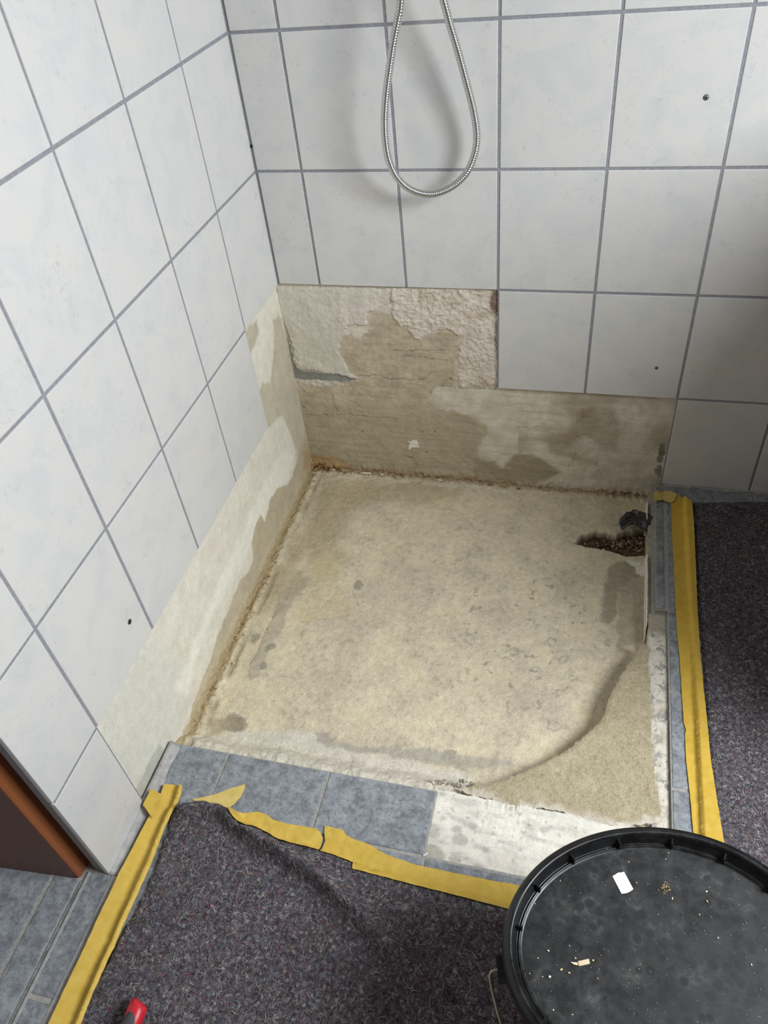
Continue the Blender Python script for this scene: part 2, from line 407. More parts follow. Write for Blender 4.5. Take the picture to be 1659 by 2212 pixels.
# exposed plaster on the back wall: relief and stains
PALE = lin(212, 207, 192, 1.15); PALE2 = lin(200, 190, 178, 1.15); WET = lin(184, 173, 150, 1.12); WETD = lin(168, 159, 136, 1.1)
OCHRE = lin(168, 138, 92, 1.1); GREYA = lin(150, 152, 146, 1.1); WHITE = lin(224, 220, 210, 1.15); BROWN = lin(104, 84, 62)
YP = 0.010
def build_back_plaster():
    res = 0.002
    u = np.arange(-0.014, 0.912, res); v = np.arange(-0.075, 0.512, res); U, V = np.meshgrid(u, v)
    P = np.stack([U.ravel(), V.ravel()], 1); x, z = P.T
    Z4 = dict(axis=1, val=YP, scale=3.318, org=(590, 610)); Z3 = dict(axis=1, val=YP, scale=3.77, org=(1040, 830))
    wet1 = poly_on([(60, 735), (300, 742), (480, 730), (610, 690), (540, 640), (500, 560), (470, 490), (490, 400), (560, 370), (620, 400), (680, 350), (690, 220), (780, 200), (850, 240), (960, 340), (1020, 405), (1090, 395), (1180, 335), (1260, 330), (1330, 370), (1362, 400), (1335, 520), (1310, 620), (1335, 745), (1180, 745), (1110, 830), (1180, 890), (1350, 930), (1470, 980), (1530, 1040), (1540, 1070), (1490, 1130), (1470, 1200), (1480, 1260), (1540, 1290), (1620, 1330), (1700, 1350), (1700, 1600), (100, 1600)], **Z4)
    pink = poly_on([(490, 150), (600, 130), (860, 120), (850, 200), (700, 200), (670, 290), (520, 310), (490, 260)], **Z4)
    band = poly_on([(60, 350), (110, 400), (140, 560), (190, 625), (330, 640), (520, 662), (600, 690), (540, 712), (180, 690), (90, 640)], **Z4)
    upl = poly_on([(20, 30), (960, 40), (900, 120), (680, 210), (675, 300), (520, 310), (480, 420), (465, 490), (500, 560), (540, 640), (600, 690), (330, 632), (180, 615), (150, 560), (130, 400), (60, 250)], **Z4)
    upr = poly_on([(860, 40), (1620, 40), (1620, 760), (1340, 750), (1320, 620), (1340, 500), (1365, 395), (1260, 330), (1180, 330), (1090, 395), (1020, 405), (960, 340), (850, 240)], **Z4)
    PW = P + np.stack([0.006 * fbm(x, z, 32, 3, 201) + 0.0035 * fbm(x, z, 120, 3, 202), 0.006 * fbm(x, z, 32, 3, 203) + 0.0035 * fbm(x, z, 120, 3, 204)], 1)
    n1 = fbm(x, z, 22, 5, 1); n2 = fbm(x, z, 90, 4, 2); n3 = fbm(x, z, 8, 3, 3)
    wob = 0.010 * fbm(x, z, 40, 4, 5)
    c = np.repeat(PALE[None, :], len(P), 0)
    c = mixc(c, lin(188, 178, 160, 1.12), np.clip(0.5 + 1.2 * n1, 0, 1) * 0.7)
    c = mixc(c, lin(165, 154, 134, 1.12), np.clip(n3 * 2.2, 0, 1) * (x > 0.55) * 0.8)
    mw = sm(sdf(PW, wet1) + wob * 1.1 + 0.004 * n2, 0.014)
    wcol = WET[None, :] * (1 + 0.30 * n1 + 0.20 * n2)[:, None]
    c = c * (1 - mw[:, None]) + wcol * mw[:, None]
    # the lower band of the wet render is darker still
    low = sm(z - 0.165 - 0.01 * n1, 0.03) * mw; c = mixc(c, WETD, low * 0.55)
    w2 = poly_on([(-60, 620), (120, 628), (180, 690), (250, 600), (350, 560), (470, 590), (600, 690), (640, 720), (500, 790), (300, 800), (-60, 770)], **Z3)
    m2 = sm(sdf(PW, w2) + wob * 1.0 + 0.004 * n2, 0.012); c = mixc(c, lin(158, 149, 125, 1.1), m2 * 0.95)
    w3 = poly_on([(820, 200), (960, 190), (1090, 200), (1130, 380), (1100, 540), (990, 540), (900, 440), (760, 430), (700, 560), (930, 640), (820, 640), (560, 560), (480, 440), (700, 380)], **Z3)
    c = mixc(c, lin(150, 136, 112, 1.1), sm(sdf(PW, w3) + wob, 0.02) * 0.55)
    ml = sm(sdf(PW, upl) + wob * 0.35, 0.003); mr = sm(sdf(PW, upr) + wob * 0.5, 0.005); mb = sm(sdf(PW, band) + wob * 0.15, 0.004)
    c = mixc(c, lin(206, 201, 188, 1.12), ml); c = mixc(c, lin(208, 200, 186, 1.15), mr)
    c = mixc(c, lin(212, 201, 192, 1.12), sm(sdf(PW, pink) + wob, 0.02) * 0.8)
    c = mixc(c, lin(216, 205, 192, 1.15), np.clip(n2 * 2.4, 0, 1) * mr * 0.6)
    c = mixc(c, lin(168, 152, 126, 1.1), np.clip(-n1 * 2.4, 0, 1) * mr * 0.55)
    c = mixc(c, GREYA * 0.82, mb)
    blob = poly_on([(975, 1140), (1030, 1130), (1048, 1180), (965, 1188)], **Z4); mblob = sm(sdf(PW, blob), 0.002); c = mixc(c, WHITE, mblob)
    # pale crumbs below the grey band
    cr = poly_on([(180, 695), (560, 712), (560, 730), (300, 745), (190, 720)], **Z4); mc = sm(sdf(PW, cr) + wob * 0.5, 0.006) * np.clip(0.5 + 3 * n2, 0, 1); c = mixc(c, lin(200, 196, 184, 1.1), mc)
    # notches of a trowel on the wet render
    for a, b_ in (((300, 1012), (520, 1020)), ((520, 1022), (800, 1040)), ((760, 995), (1020, 1025)), ((880, 1075), (960, 1085)), ((1070, 1112), (1160, 1118)), ((1170, 1122), (1260, 1124))):
        L = poly_on([a, b_], **Z4); d, t = linedist(PW, L); n_ = np.linalg.norm(L[1] - L[0]) / 0.0042
        c = mixc(c, lin(178, 168, 146, 1.1), sm(d - 0.0035, 0.003) * (np.sin(t * n_ * 6.283) > 0) * 0.6)
    crack = np.zeros(len(P))
    for pl in ([(850, 492), (960, 490), (1060, 484), (1220, 492)], [(940, 530), (1080, 542), (1250, 560)], [(610, 668), (740, 668), (860, 692), (1000, 700), (1090, 690), (1140, 640)], [(200, 955), (560, 950), (690, 962), (900, 980)], [(430, 800), (420, 850), (460, 920)], [(180, 745), (230, 775), (210, 795)], [(1180, 742), (1300, 752), (1500, 768), (1590, 770)], [(1390, 540), (1420, 590), (1540, 620)], [(940, 1245), (1000, 1265), (1030, 1310)]):
        d, t = linedist(PW, poly_on(pl, **Z4)); crack = np.maximum(crack, sm(d + 0.0012 * n2 - 0.0005, 0.0036))
    for pl in ([(250, 375), (300, 345), (390, 355), (480, 342)], [(750, 430), (860, 405), (920, 452), (975, 456)], [(755, 510), (770, 550), (745, 590), (745, 640)], [(540, 630), (640, 660), (780, 670)], [(830, 200), (835, 270), (900, 268)], [(950, 600), (960, 700), (975, 740)]):
        d, t = linedist(PW, poly_on(pl, **Z3)); crack = np.maximum(crack, sm(d + 0.001 * n2 - 0.0004, 0.003) * 0.8)
    for p in ((637, 1072), (1065, 1074), (1160, 1072), (1100, 1218), (1128, 793), (1270, 692), (215, 895), (1185, 82)):
        q = poly_on([p], **Z4)[0]; crack = np.maximum(crack, sm(np.hypot(*(P - q).T) - 0.0025, 0.0035))
    pits = np.clip((fbm(x, z, 150, 2, 11) - 0.55) * 5, 0, 1) * (0.3 + 0.7 * mr)
    c = c * (1 - 0.45 * np.maximum(crack, pits * 0.5))[:, None]
    # joint with the floor: ochre and brown old sealant
    j = sm(z + 0.030 - 0.006 * n1, 0.022); c = mixc(c, lin(150, 124, 86, 1.0), j * 0.75 * (1 - 0.4 * (x > 0.45)))
    c = mixc(c, OCHRE, sm(np.hypot((x - 0.02) / 0.07, (z + 0.03) / 0.025) - 1, 0.6) * 0.8)
    red = sm(np.hypot((x - 0.493) / 0.012, (z - 0.47) / 0.03) - 1, 0.7); c = mixc(c, lin(110, 78, 58), red * 0.8)
    # grey smears beside the right tile
    for p in ((1470, 540), (1440, 710), (1460, 590)):
        q = poly_on([p], **Z3)[0]; c = mixc(c, lin(120, 117, 105), sm(np.hypot((x - q[0]) / 0.008, (z - q[1]) / 0.018) - 1 + n2, 0.5) * 0.8)
    # relief, towards the room
    h = 0.0020 * n3 + 0.0018 * n1 + 0.0009 * n2
    ridge = fbm(x, z, 45, 3, 21, 1.0, 0.05); n5 = fbm(x, z, 190, 3, 27)
    scr = fbm(x, z, 60, 3, 23, 0.10, 1.0)
    h += ml * (0.0034 + 0.0013 * ridge + 0.0022 * n1 * np.clip(1.2 + 3 * n3, 0, 1) + 0.0016 * n5 * np.clip(0.3 + 2.5 * n3, 0, 1)) + mr * (0.0028 + 0.0026 * n1 + 0.0026 * n2 + 0.0026 * n5)
    h += (1 - ml) * (1 - mr) * 0.0014 * scr + mb * 0.0010 + mc * 0.0016 + mblob * 0.0012
    h += j * (0.006 + 0.006 * np.clip(n2 + n1, -0.6, 1))
    h -= crack * 0.0030 + pits * 0.0015
    # thin bed against the tile edges
    Y = YP - np.clip(h, -0.01, 0.02)
    keep = ((x < XB[3] + 0.002) & (z < ZR[6] + 0.006)) | ((x < XB[5] + 0.003) & (z < ZR[7] + 0.004))
    me = grid_mesh('exposed_plaster', U, V, x, Y, z, keep, c)
    return link('exposed_plaster', me, M_PLAST, wall_back)
build_back_plaster()

XP = -0.010
def build_left_plaster():
    res = 0.002
    u = np.arange(-1.02, 0.014, res); v = np.arange(-0.075, 0.512, res); U, V = np.meshgrid(u, v)
    P = np.stack([U.ravel(), V.ravel()], 1); y, z = P.T
    A7 = dict(axis=0, val=XP, scale=4.807, org=(520, 600)); A2 = dict(axis=0, val=XP, scale=3.16, org=(300, 950))
    PW = P + np.stack([0.006 * fbm(y, z, 32, 3, 201) + 0.0035 * fbm(y, z, 120, 3, 202), 0.006 * fbm(y, z, 32, 3, 203) + 0.0035 * fbm(y, z, 120, 3, 204)], 1)
    n1 = fbm(y, z, 20, 5, 31); n2 = fbm(y, z, 90, 4, 32); n3 = fbm(y, z, 7, 3, 33); wob = 0.008 * fbm(y, z, 30, 4, 35)
    c = np.repeat(lin(226, 223, 209, 1.05)[None, :], len(P), 0)
    c = mixc(c, lin(214, 209, 192, 1.05), np.clip(0.3 + 1.6 * n1, 0, 1) * 0.55)
    c = mixc(c, lin(224, 212, 200, 1.05), np.clip(n3 * 2, 0, 1) * 0.45)
    # grey-green skim near the front end
    gg = poly_on([(-320, 1560), (60, 1380), (280, 1500), (340, 1800), (250, 2080), (60, 2420), (-200, 2400)], **A2); c = mixc(c, lin(212, 212, 200, 1.08), sm(sdf(PW, gg) + wob, 0.05) * 0.75)
    white = poly_on([(420, 1380), (520, 1150), (700, 850), (900, 480), (1020, 300), (1060, 100), (1010, 60), (860, 280), (700, 640), (560, 930), (420, 1300), (250, 1700), (330, 1750)], **A2); c = mixc(c, lin(240, 237, 226, 1.05), sm(sdf(PW, white) + wob, 0.03) * 0.8)
    wa = poly_on([(36, 560), (172, 425), (182, 560), (150, 700), (90, 805)], **A7)
    wbp = poly_on([(330, 430), (395, 380), (520, 700), (640, 1350), (720, 1850), (730, 1990), (640, 1960), (570, 1850), (580, 1800), (540, 1700), (470, 1500), (420, 1430), (360, 1480), (262, 1575), (186, 1200), (222, 1100), (310, 1090), (332, 900), (350, 700)], **A7)
    wc = poly_on([(1100, 60), (1050, 250), (1020, 300), (940, 330), (890, 430), (862, 560), (830, 515), (790, 600), (770, 700), (782, 820), (750, 900), (690, 960), (640, 1080), (600, 1180), (540, 1330), (490, 1500), (420, 1680), (360, 1820), (320, 1960), (330, 2090), (480, 1850), (620, 1500), (760, 1220), (950, 900), (1150, 550), (1250, 220), (1180, 100)], **A2)
    for pl, col, w in ((wa, lin(184, 177, 156, 1.08), 0.012), (wbp, lin(192, 185, 164, 1.08), 0.010), (wc, lin(188, 177, 152, 1.08), 0.006)):
        m = sm(sdf(PW, pl) + wob * 0.6, w); c = c * (1 - m[:, None] * 0.95) + (col[None, :] * (1 + 0.15 * n1)[:, None]) * m[:, None] * 0.95
    crk = np.zeros(len(P))
    for pl in ([(590, 1180), (640, 1060), (690, 960), (770, 860)], [(820, 480), (850, 510)], [(320, 1700), (400, 1640)], [(450, 680), (470, 720)], [(540, 700), (600, 600), (620, 560)], [(150, 1920), (220, 2040)]):
        d, t = linedist(PW, poly_on(pl, **A2)); crk = np.maximum(crk, sm(d + 0.001 * n2, 0.003) * 0.7)
    pits = np.clip((fbm(y, z, 170, 2, 41) - 0.52) * 6, 0, 1) * np.clip(0.4 + 2 * n3, 0, 1)
    c = c * (1 - 0.5 * np.maximum(crk, pits * 0.7))[:, None]
    j = sm(z + 0.026 - 0.005 * n1, 0.02); c = mixc(c, lin(176, 156, 116, 1.05), j * 0.7)
    c = mixc(c, OCHRE, sm(np.hypot((y + 0.01) / 0.035, (z + 0.02) / 0.07) - 1, 0.8) * 0.55)
    # grey foot beside the floor joint
    ft = sm(z - 0.035 - 0.01 * n1, 0.01) * sm(y + 0.905, 0.01); c = mixc(c, lin(160, 158, 150), ft * 0.5)
    h = 0.0014 * n3 + 0.0008 * n1 + 0.00035 * n2 - crk * 0.002 - pits * 0.001 + j * (0.005 + 0.005 * n2)
    X = XP + h
    keep = ((y > YB[1] - 0.004) & (z < ZR[6] + 0.005)) | ((y > YB[5] - 0.004) & (z < ZR[7] + 0.005))
    me = grid_mesh('exposed_plaster', U, V, X, y, z, keep, c, flip=False)
    return link('exposed_plaster', me, M_PLAST, wall_left)
build_left_plaster()

# other walls of the room and an added shadow blocker, outside the picture
M_FRAME = mat_noisy('white_window_frame', lin(225, 225, 222), lin(230, 230, 228), 0.4, 30, 0)
def slope_box(mb, y0, y1, v0, v1, n0, n1):
    '''box on the roof slope: y, v up the slope from the window centre, n outwards'''
    b = len(mb.v); up = (-0.592, 0.806); no = (0.806, 0.592)
    for n in (n0, n1):
        for (y, v) in ((y0, v0), (y1, v0), (y1, v1), (y0, v1)):
            mb.v.append((WIN[0] + up[0] * v + no[0] * n, y, WIN[2] + up[1] * v + no[1] * n))
    mb.f += [tuple(b + i for i in q) for q in ((0, 3, 2, 1), (4, 5, 6, 7), (0, 1, 5, 4), (1, 2, 6, 5), (2, 3, 7, 6), (3, 0, 4, 7))]
wy0, wy1, wv0, wv1 = WIN[1] - 0.33, WIN[1] + 0.33, -0.39, 0.39
mb = MB()
slope_box(mb, -2.75, wy0, -0.75, 1.13, 0, 0.1); slope_box(mb, wy1, 0.16, -0.75, 1.13, 0, 0.1)
slope_box(mb, wy0, wy1, -0.75, wv0, 0, 0.1); slope_box(mb, wy0, wy1, wv1, 1.13, 0, 0.1)
mb.box(2.30, 2.40, -2.75, 0.16, -0.14, 0.98)
o = mb.build('wall_right', M_WALLP); o['kind'] = 'structure'
mb = MB(); t = 0.035
slope_box(mb, wy0, wy0 + t, wv0, wv1, 0.03, 0.09); slope_box(mb, wy1 - t, wy1, wv0, wv1, 0.03, 0.09)
slope_box(mb, wy0 + t, wy1 - t, wv0, wv0 + t, 0.03, 0.09); slope_box(mb, wy0 + t, wy1 - t, wv1 - t, wv1, 0.03, 0.09)
o = mb.build('window_1', M_FRAME); o['kind'] = 'structure'
mb = MB(); mb.box(1.24, 1.34, -0.75, 0.0, 0.0, 0.93)  # unseen low block, added and sized to shade the back right corner
o = mb.build('shadow_blocker', M_WALLP); o['kind'] = 'structure'
mb = MB(); mb.box(-0.9, 2.40, -2.75, -2.65, -0.14, 2.4); o = mb.build('wall_front', M_WALLP); o['kind'] = 'structure'
mb = MB(); mb.box(-0.9, 1.35, -2.75, 0.16, 2.4, 2.5); o = mb.build('ceiling', M_WALLP); o['kind'] = 'structure'
mb = MB(); mb.box(-0.13, 0.0, -2.65, -1.95, 0.0, 2.4); mb.box(-0.13, -0.0, -1.95, -1.138, 2.06, 2.4); o = mb.build('wall_door', M_WALLP); o['kind'] = 'structure'

# ------------------------------------------------------------------ floor
PX1 = 0.878          # right rim of the pit
PY0 = -0.880         # front rim of the pit
fb = MB()
fb.box(-0.7, 2.3, -2.7, PY0, -0.14, -0.0105)
fb.box(PX1, 2.3, PY0, 0.03, -0.14, -0.0105)
fb.box(-0.03, PX1, PY0, 0.03, -0.14, -0.085)
# joint bed, left out where the tiles are missing
fb.box(-0.7, 0.5155, -2.7, PY0 - 0.002, -0.0105, -0.0016)
fb.box(0.5155, 0.907, -2.7, -0.9985, -0.0105, -0.0016)
fb.box(0.909, 2.3, -2.7, 0.0, -0.0105, -0.0016)
fb.box(0.886, 0.909, -0.4005, 0.0, -0.0105, -0.0016)
floor = fb.build('floor', M_FGROUT); floor['kind'] = 'structure'
def ftile(x0, x1, y0, y1):
    o = link('tile', tile_mesh(x1 - x0, y1 - y0, 0.009, MFT, 0.0010), None, floor)
    o.location = ((x0 + x1) / 2, (y0 + y1) / 2, jit(0.0002))
ftile(0.0155, 0.1115, -0.997, -0.884); ftile(0.1175, 0.3115, -0.997, -0.884); ftile(0.3175, 0.5125, -0.997, -0.884)
for x0, x1 in ((0.0155, 0.1115), (0.1175, 0.3115), (0.3175, 0.5125), (0.5185, 0.7125), (0.7185, 0.9045), (0.9115, 1.1115)):
    ftile(x0, x1, -1.197, -1.003)
for y1 in (-0.003, -0.203, -0.403, -0.603, -0.803):
    ftile(0.9115, 1.1060, y1 - 0.194, y1)
    ftile(1.1120, 1.2380, y1 - 0.194, y1)
ftile(0.8870, 0.9030, -0.197, -0.012); ftile(0.8870, 0.9030, -0.397, -0.203)
# doorway
ftile(-0.036, 0.004, -1.325, -1.139); ftile(-0.036, 0.004, -1.56, -1.333)
ftile(-0.019 - 0.028, -0.040, -1.56, -1.155)
ftile(-0.0965, -0.0510, -1.56, -1.155); ftile(-0.30, -0.1035, -1.56, -1.158)

# bottom of the shower recess
def rim_back(x): return -0.052
def build_pit():
    res = 0.002
    u = np.arange(-0.014, 0.892, res); v = np.arange(-0.892, 0.014, res); U, V = np.meshgrid(u, v)
    P = np.stack([U.ravel(), V.ravel()], 1); x, y = P.T; Z0 = -0.052
    A1 = dict(axis=2, val=Z0, scale=2.765, org=(400, 1020)); A2 = dict(axis=2, val=Z0, scale=2.765, org=(880, 1020))
    PW = P + np.stack([0.006 * fbm(x, y, 32, 3, 201) + 0.0035 * fbm(x, y, 120, 3, 202), 0.006 * fbm(x, y, 32, 3, 203) + 0.0035 * fbm(x, y, 120, 3, 204)], 1)
    n1 = fbm(x, y, 14, 5, 51); n2 = fbm(x, y, 80, 4, 52); n3 = fbm(x, y, 4, 3, 53); n4 = fbm(x, y, 200, 2, 54); wob = 0.012 * fbm(x, y, 25, 4, 55)
    c = np.repeat(lin(215, 204, 178, 1.17)[None, :], len(P), 0)
    c = mixc(c, lin(196, 186, 163, 1.12), np.clip(0.4 + 1.6 * n1, 0, 1) * 0.6)
    c = mixc(c, lin(212, 200, 168, 1.15), np.clip(-n1 * 2.2, 0, 1) * 0.6)
    c = mixc(c, lin(190, 176, 160, 1.1), np.clip(n3 * 2.2, 0, 1) * 0.5)
    c = mixc(c, lin(172, 162, 144, 1.1), np.clip((n2 + 0.5 * n1 - 0.18) * 2.6, 0, 1) * 0.6)
    c = mixc(c, lin(222, 212, 188, 1.1), np.clip((-n2 - 0.34) * 3, 0, 1) * 0.5)
    # taupe damp zone along the left and back edge
    damp = poly_on([(600, 500), (740, 300), (820, 60), (1500, 60), (1660, 110), (1480, 200), (1200, 170), (1000, 230), (900, 420), (960, 480), (860, 640), (760, 700), (720, 480), (640, 640), (560, 760), (460, 860), (440, 780)], **A1); c = mixc(c, lin(170, 156, 122, 1.1), sm(sdf(PW, damp) + wob * 1.6, 0.05) * 0.55)
    yel = poly_on([(740, 530), (850, 480), (960, 560), (900, 660), (1000, 760), (1020, 850), (820, 880), (640, 880), (680, 740), (850, 690), (760, 640)], **A1); c = mixc(c, lin(206, 191, 154, 1.15), sm(sdf(PW, yel) + wob, 0.03) * 0.5)
    gry = poly_on([(560, 780), (620, 800), (590, 905), (500, 1080), (440, 1220), (390, 1245), (372, 1190), (420, 1080), (480, 960)], **A1); mg = sm(sdf(PW, gry) + wob * 0.3, 0.006); c = mixc(c, lin(184, 176, 156, 1.1), mg * 0.8)
    gr2 = poly_on([(640, 620), (720, 560), (730, 640), (620, 800), (520, 870), (560, 740)], **A1); c = mixc(c, lin(166, 157, 134, 1.1), sm(sdf(PW, gr2) + wob, 0.02) * 0.6)
    for p, r in (((505, 1045), 0.010), ((465, 1165), 0.005), ((430, 985), 0.012), ((410, 1010), 0.008), ((1030, 680), 0.014), ((290, 1495), 0.02), ((330, 1500), 0.016), ((1580, 1690), 0.014)):
        q = poly_on([p], **A1)[0]; c = mixc(c, lin(140, 136, 122, 1.05), sm(np.hypot(*(PW - q).T) - r + wob * 1.3, 0.006) * 0.65)
    bl = poly_on([(130, 1470), (300, 1470), (365, 1490), (350, 1530), (270, 1535), (160, 1560)], **A1); c = mixc(c, lin(170, 156, 130, 1.1), sm(sdf(PW, bl) + wob * 0.5, 0.012) * 0.6)
    # lighter levelling compound along the front, grey smear above it
    fr = poly_on([(60, 1600), (250, 1560), (420, 1550), (640, 1540), (790, 1560), (1000, 1660), (1250, 1700), (1500, 1760), (1700, 1800), (1700, 2000), (0, 2000)], **A1); mf = sm(sdf(PW, fr) + wob * 0.5, 0.01); c = mixc(c, lin(212, 206, 192, 1.12), mf * 0.85)
    fg = poly_on([(775, 1555), (840, 1570), (930, 1612), (1050, 1640), (1250, 1640), (1450, 1655), (1659, 1690), (1900, 1720), (1960, 1760), (1659, 1770), (1400, 1730), (1200, 1690), (1000, 1670), (860, 1640), (790, 1620)], **A1); mfg = sm(sdf(PW, fg) + wob * 0.35, 0.008); c = mixc(c, lin(178, 171, 157, 1.1), mfg * 0.85)
    pk = poly_on([(760, 1680), (980, 1670), (1200, 1730), (1470, 1790), (1550, 1850), (1500, 1890), (900, 1790)], **A1); c = mixc(c, lin(216, 205, 192, 1.12), sm(sdf(PW, pk) + wob * 0.3, 0.006) * 0.7)
    # right strip: grey patch, white patch, rough mortar
    rs = poly_on([(1290, 540), (1420, 620), (1440, 1000), (1290, 1040), (1250, 1100), (1255, 760)], **A2); mrs = sm(sdf(PW, rs) + wob * 0.6, 0.012); c = mixc(c, lin(168, 156, 138, 1.1), mrs * 0.7)
    gp = poly_on([(1190, 605), (1215, 550), (1290, 530), (1375, 565), (1385, 630), (1262, 690), (1252, 850), (1200, 905), (1155, 890), (1170, 760)], **A2); c = mixc(c, lin(160, 151, 131, 1.1), sm(sdf(PW, gp) + wob * 0.4, 0.010) * 0.85)
    wp = poly_on([(1310, 528), (1380, 538), (1412, 572), (1412, 622), (1370, 612), (1362, 575), (1330, 548)], **A2); mwp = sm(sdf(PW, wp) + wob * 0.1, 0.003); c = mixc(c, WHITE, mwp)
    # worn grey freckles towards the wedge
    fq = poly_on([(700, 950)], **A2)[0]; fm = sm(np.hypot((x - fq[0]) / 0.17, (y - fq[1]) / 0.22) - 1, 0.9)
    fk = np.clip((fbm(x, y, 55, 3, 61) - 0.32) * 8, 0, 1) * fm; c = mixc(c, lin(148, 142, 130, 1.05), fk * 0.65)
    for p, r in (((860, 1010), 0.011), ((930, 1110), 0.010), ((770, 1230), 0.012), ((1000, 1230), 0.008), ((880, 1510), 0.012), ((770, 1390), 0.011), ((650, 790), 0.009), ((630, 1070), 0.008), ((1200, 1020), 0.006), ((1290, 720), 0.007), ((1280, 820), 0.009)):
        q = poly_on([p], **A2)[0]; dd = np.hypot(*(PW - q).T) + wob * 1.5; c = mixc(c, lin(138, 134, 128, 1.05), sm(np.abs(dd - r * 0.75) - 0.0018, 0.004) * 0.55)
    crk = np.zeros(len(P))
    for pl in ([(690, 890), (860, 880), (1030, 845)], [(1010, 650), (1000, 720), (1040, 800)], [(1090, 140), (1150, 165), (1220, 170)], [(770, 330), (790, 260), (820, 225)], [(375, 1190), (440, 1040), (500, 900), (540, 830)], [(990, 1690), (1005, 1740), (985, 1775)], [(565, 1640), (570, 1700), (560, 1715)]):
        d, t = linedist(PW, poly_on(pl, **A1)); crk = np.maximum(crk, sm(d + 0.001 * n2 - 0.0003, 0.0032))
    scr = np.zeros(len(P))
    for pl in ([(870, 1085), (1280, 980)], [(1060, 1045), (1420, 930)]):
        d, t = linedist(PW, poly_on(pl, **A1)); scr = np.maximum(scr, sm(d - 0.0004, 0.0024))
    c = mixc(c, lin(222, 212, 190), scr * 0.6)
    pits = np.clip((n4 - 0.42) * 4, 0, 1) * np.clip(0.4 + n1, 0, 1)
    c = c * (1 - 0.5 * np.maximum(crk, pits * 0.45))[:, None]
    # hole beside the right rim
    hole = poly_on([(1000, 425), (1050, 382), (1130, 352), (1250, 385), (1310, 352), (1460, 330), (1450, 505), (1300, 492), (1180, 462), (1100, 442)], **A2); mh = sm(sdf(PW, hole) + wob * 0.5, 0.007)
    c = mixc(c, lin(110, 90, 66), mh)
    # joints to the walls
    dl = x + 0.010; db = YP - y
    grv = np.exp(-((dl - 0.030 - 0.004 * n1) / 0.006) ** 2) * np.clip(0.6 + 1.5 * fbm(x, y, 12, 2, 71), 0, 1)
    crumb = np.exp(-((dl - 0.020) / 0.012) ** 2)
    c = mixc(c, lin(150, 132, 98, 1.0), np.clip(grv, 0, 1) * 0.75); c = mixc(c, lin(190, 172, 130, 1.05), sm(dl - 0.020 - 0.004 * n2, 0.014) * 0.75)
    bj = sm(db - 0.016 - 0.005 * n2, 0.012); c = mixc(c, lin(148, 120, 84, 1.0), bj * 0.7)
    ws = sm(np.abs(db - 0.024 - 0.004 * n1) - 0.005, 0.006) * np.clip((fbm(x, y, 16, 2, 73, 1, 0.2) - 0.0) * 6, 0, 1) * (x < 0.75); c = mixc(c, lin(206, 196, 176, 1.1), ws * 0.85)
    # relief
    h = 0.0035 * n3 + 0.0024 * n1 + 0.0010 * n2 + 0.0005 * n4
    h += crumb * (0.006 + 0.006 * np.clip(n2, -0.5, 1)) - grv * 0.006
    h += bj * (0.008 + 0.006 * n2) + ws * 0.003
    h -= crk * 0.0022 + pits * 0.0008 + fk * 0.0008
    h += mg * 0.0006 - mfg * 0.0012 + mwp * 0.001 + mrs * 0.002 * (0.5 + n2)
    h -= mh * (0.020 + 0.006 * n1)
    # the front rises to the rim under the tiles
    df = y - PY0
    rise = sm(df - 0.034 - 0.006 * n1, 0.040)
    h += rise * (0.030 + 0.004 * n2 + 0.003 * n1)
    me = grid_mesh('screed', U, V, x, y, Z0 + h, None, c)
    return link('screed', me, M_SCREED, floor)
build_pit()
# gravel lying open in the hole and at the broken front rim
M_GRAV = mat_vcol('gravel', 0.8, 600, 0.2, 0.2)
def gravel(pxs, z, n, size, pal, spread):
    C = []; S = []; K = []
    for i in range(n):
        p = pxs[random.randrange(len(pxs))]
        q = on(p[0] + random.gauss(0, spread[0]), p[1] + random.gauss(0, spread[1]), 2, z)
        s = size * random.uniform(0.45, 1.3); C.append(q + np.array([0, 0, random.uniform(-0.3, 1.0) * s])); S.append(s); K.append(lin(*random.choice(pal)) * random.uniform(0.7, 1.1))
    return C, S, K
pal = [(120, 100, 76), (96, 78, 58), (150, 130, 104), (176, 160, 136), (84, 68, 50)]
C, S, K = gravel([(1320, 1172), (1345, 1175), (1370, 1170), (1385, 1180), (1300, 1172)], -0.071, 700, 0.0028, pal, (14, 8))
stones('gravel_bed', C, S, M_GRAV, floor, K)
pal2 = [(206, 198, 182), (180, 170, 152), (160, 150, 132), (224, 218, 206), (140, 130, 114)]
C, S, K = gravel([(944, 1692), (952, 1694), (998, 1696), (1006, 1694), (1000, 1698)], -0.0225, 420, 0.0021, pal2, (7, 3))
stones('broken_concrete', C, S, M_GRAV, floor, K)
# crumbs of old plaster along the joints
C = []; S = []; K = []
for i in range(90):
    t = random.random(); y = -0.02 - t * 0.83
    C.append(np.array([0.002 + abs(random.gauss(0, 0.010)), y, -0.044 + random.uniform(0, 0.004)])); S.append(random.choice([0.0008, 0.0011, 0.0015, 0.0022])); K.append(lin(*random.choice([(196, 178, 138), (170, 152, 114), (210, 198, 166), (150, 132, 98)]), 1.05))
for i in range(120):
    x = random.uniform(0.0, 0.87) ** 1.15; x = min(x, 0.87)
    C.append(np.array([x, 0.004 - abs(random.gauss(0, 0.010)), -0.042 + random.uniform(0, 0.004)])); S.append(random.choice([0.0008, 0.0013, 0.0018, 0.0026])); K.append(lin(*random.choice([(176, 150, 108), (140, 112, 78), (206, 194, 170), (120, 96, 68), (186, 172, 146)]), 1.05))
for i in range(60):
    C.append(np.array([0.012 + abs(random.gauss(0, 0.02)), 0.002 - abs(random.gauss(0, 0.012)), -0.036 + random.uniform(0, 0.008)])); S.append(random.uniform(0.0012, 0.0036)); K.append(lin(*random.choice([(150, 116, 72), (176, 146, 100), (110, 84, 54)]), 1.05))
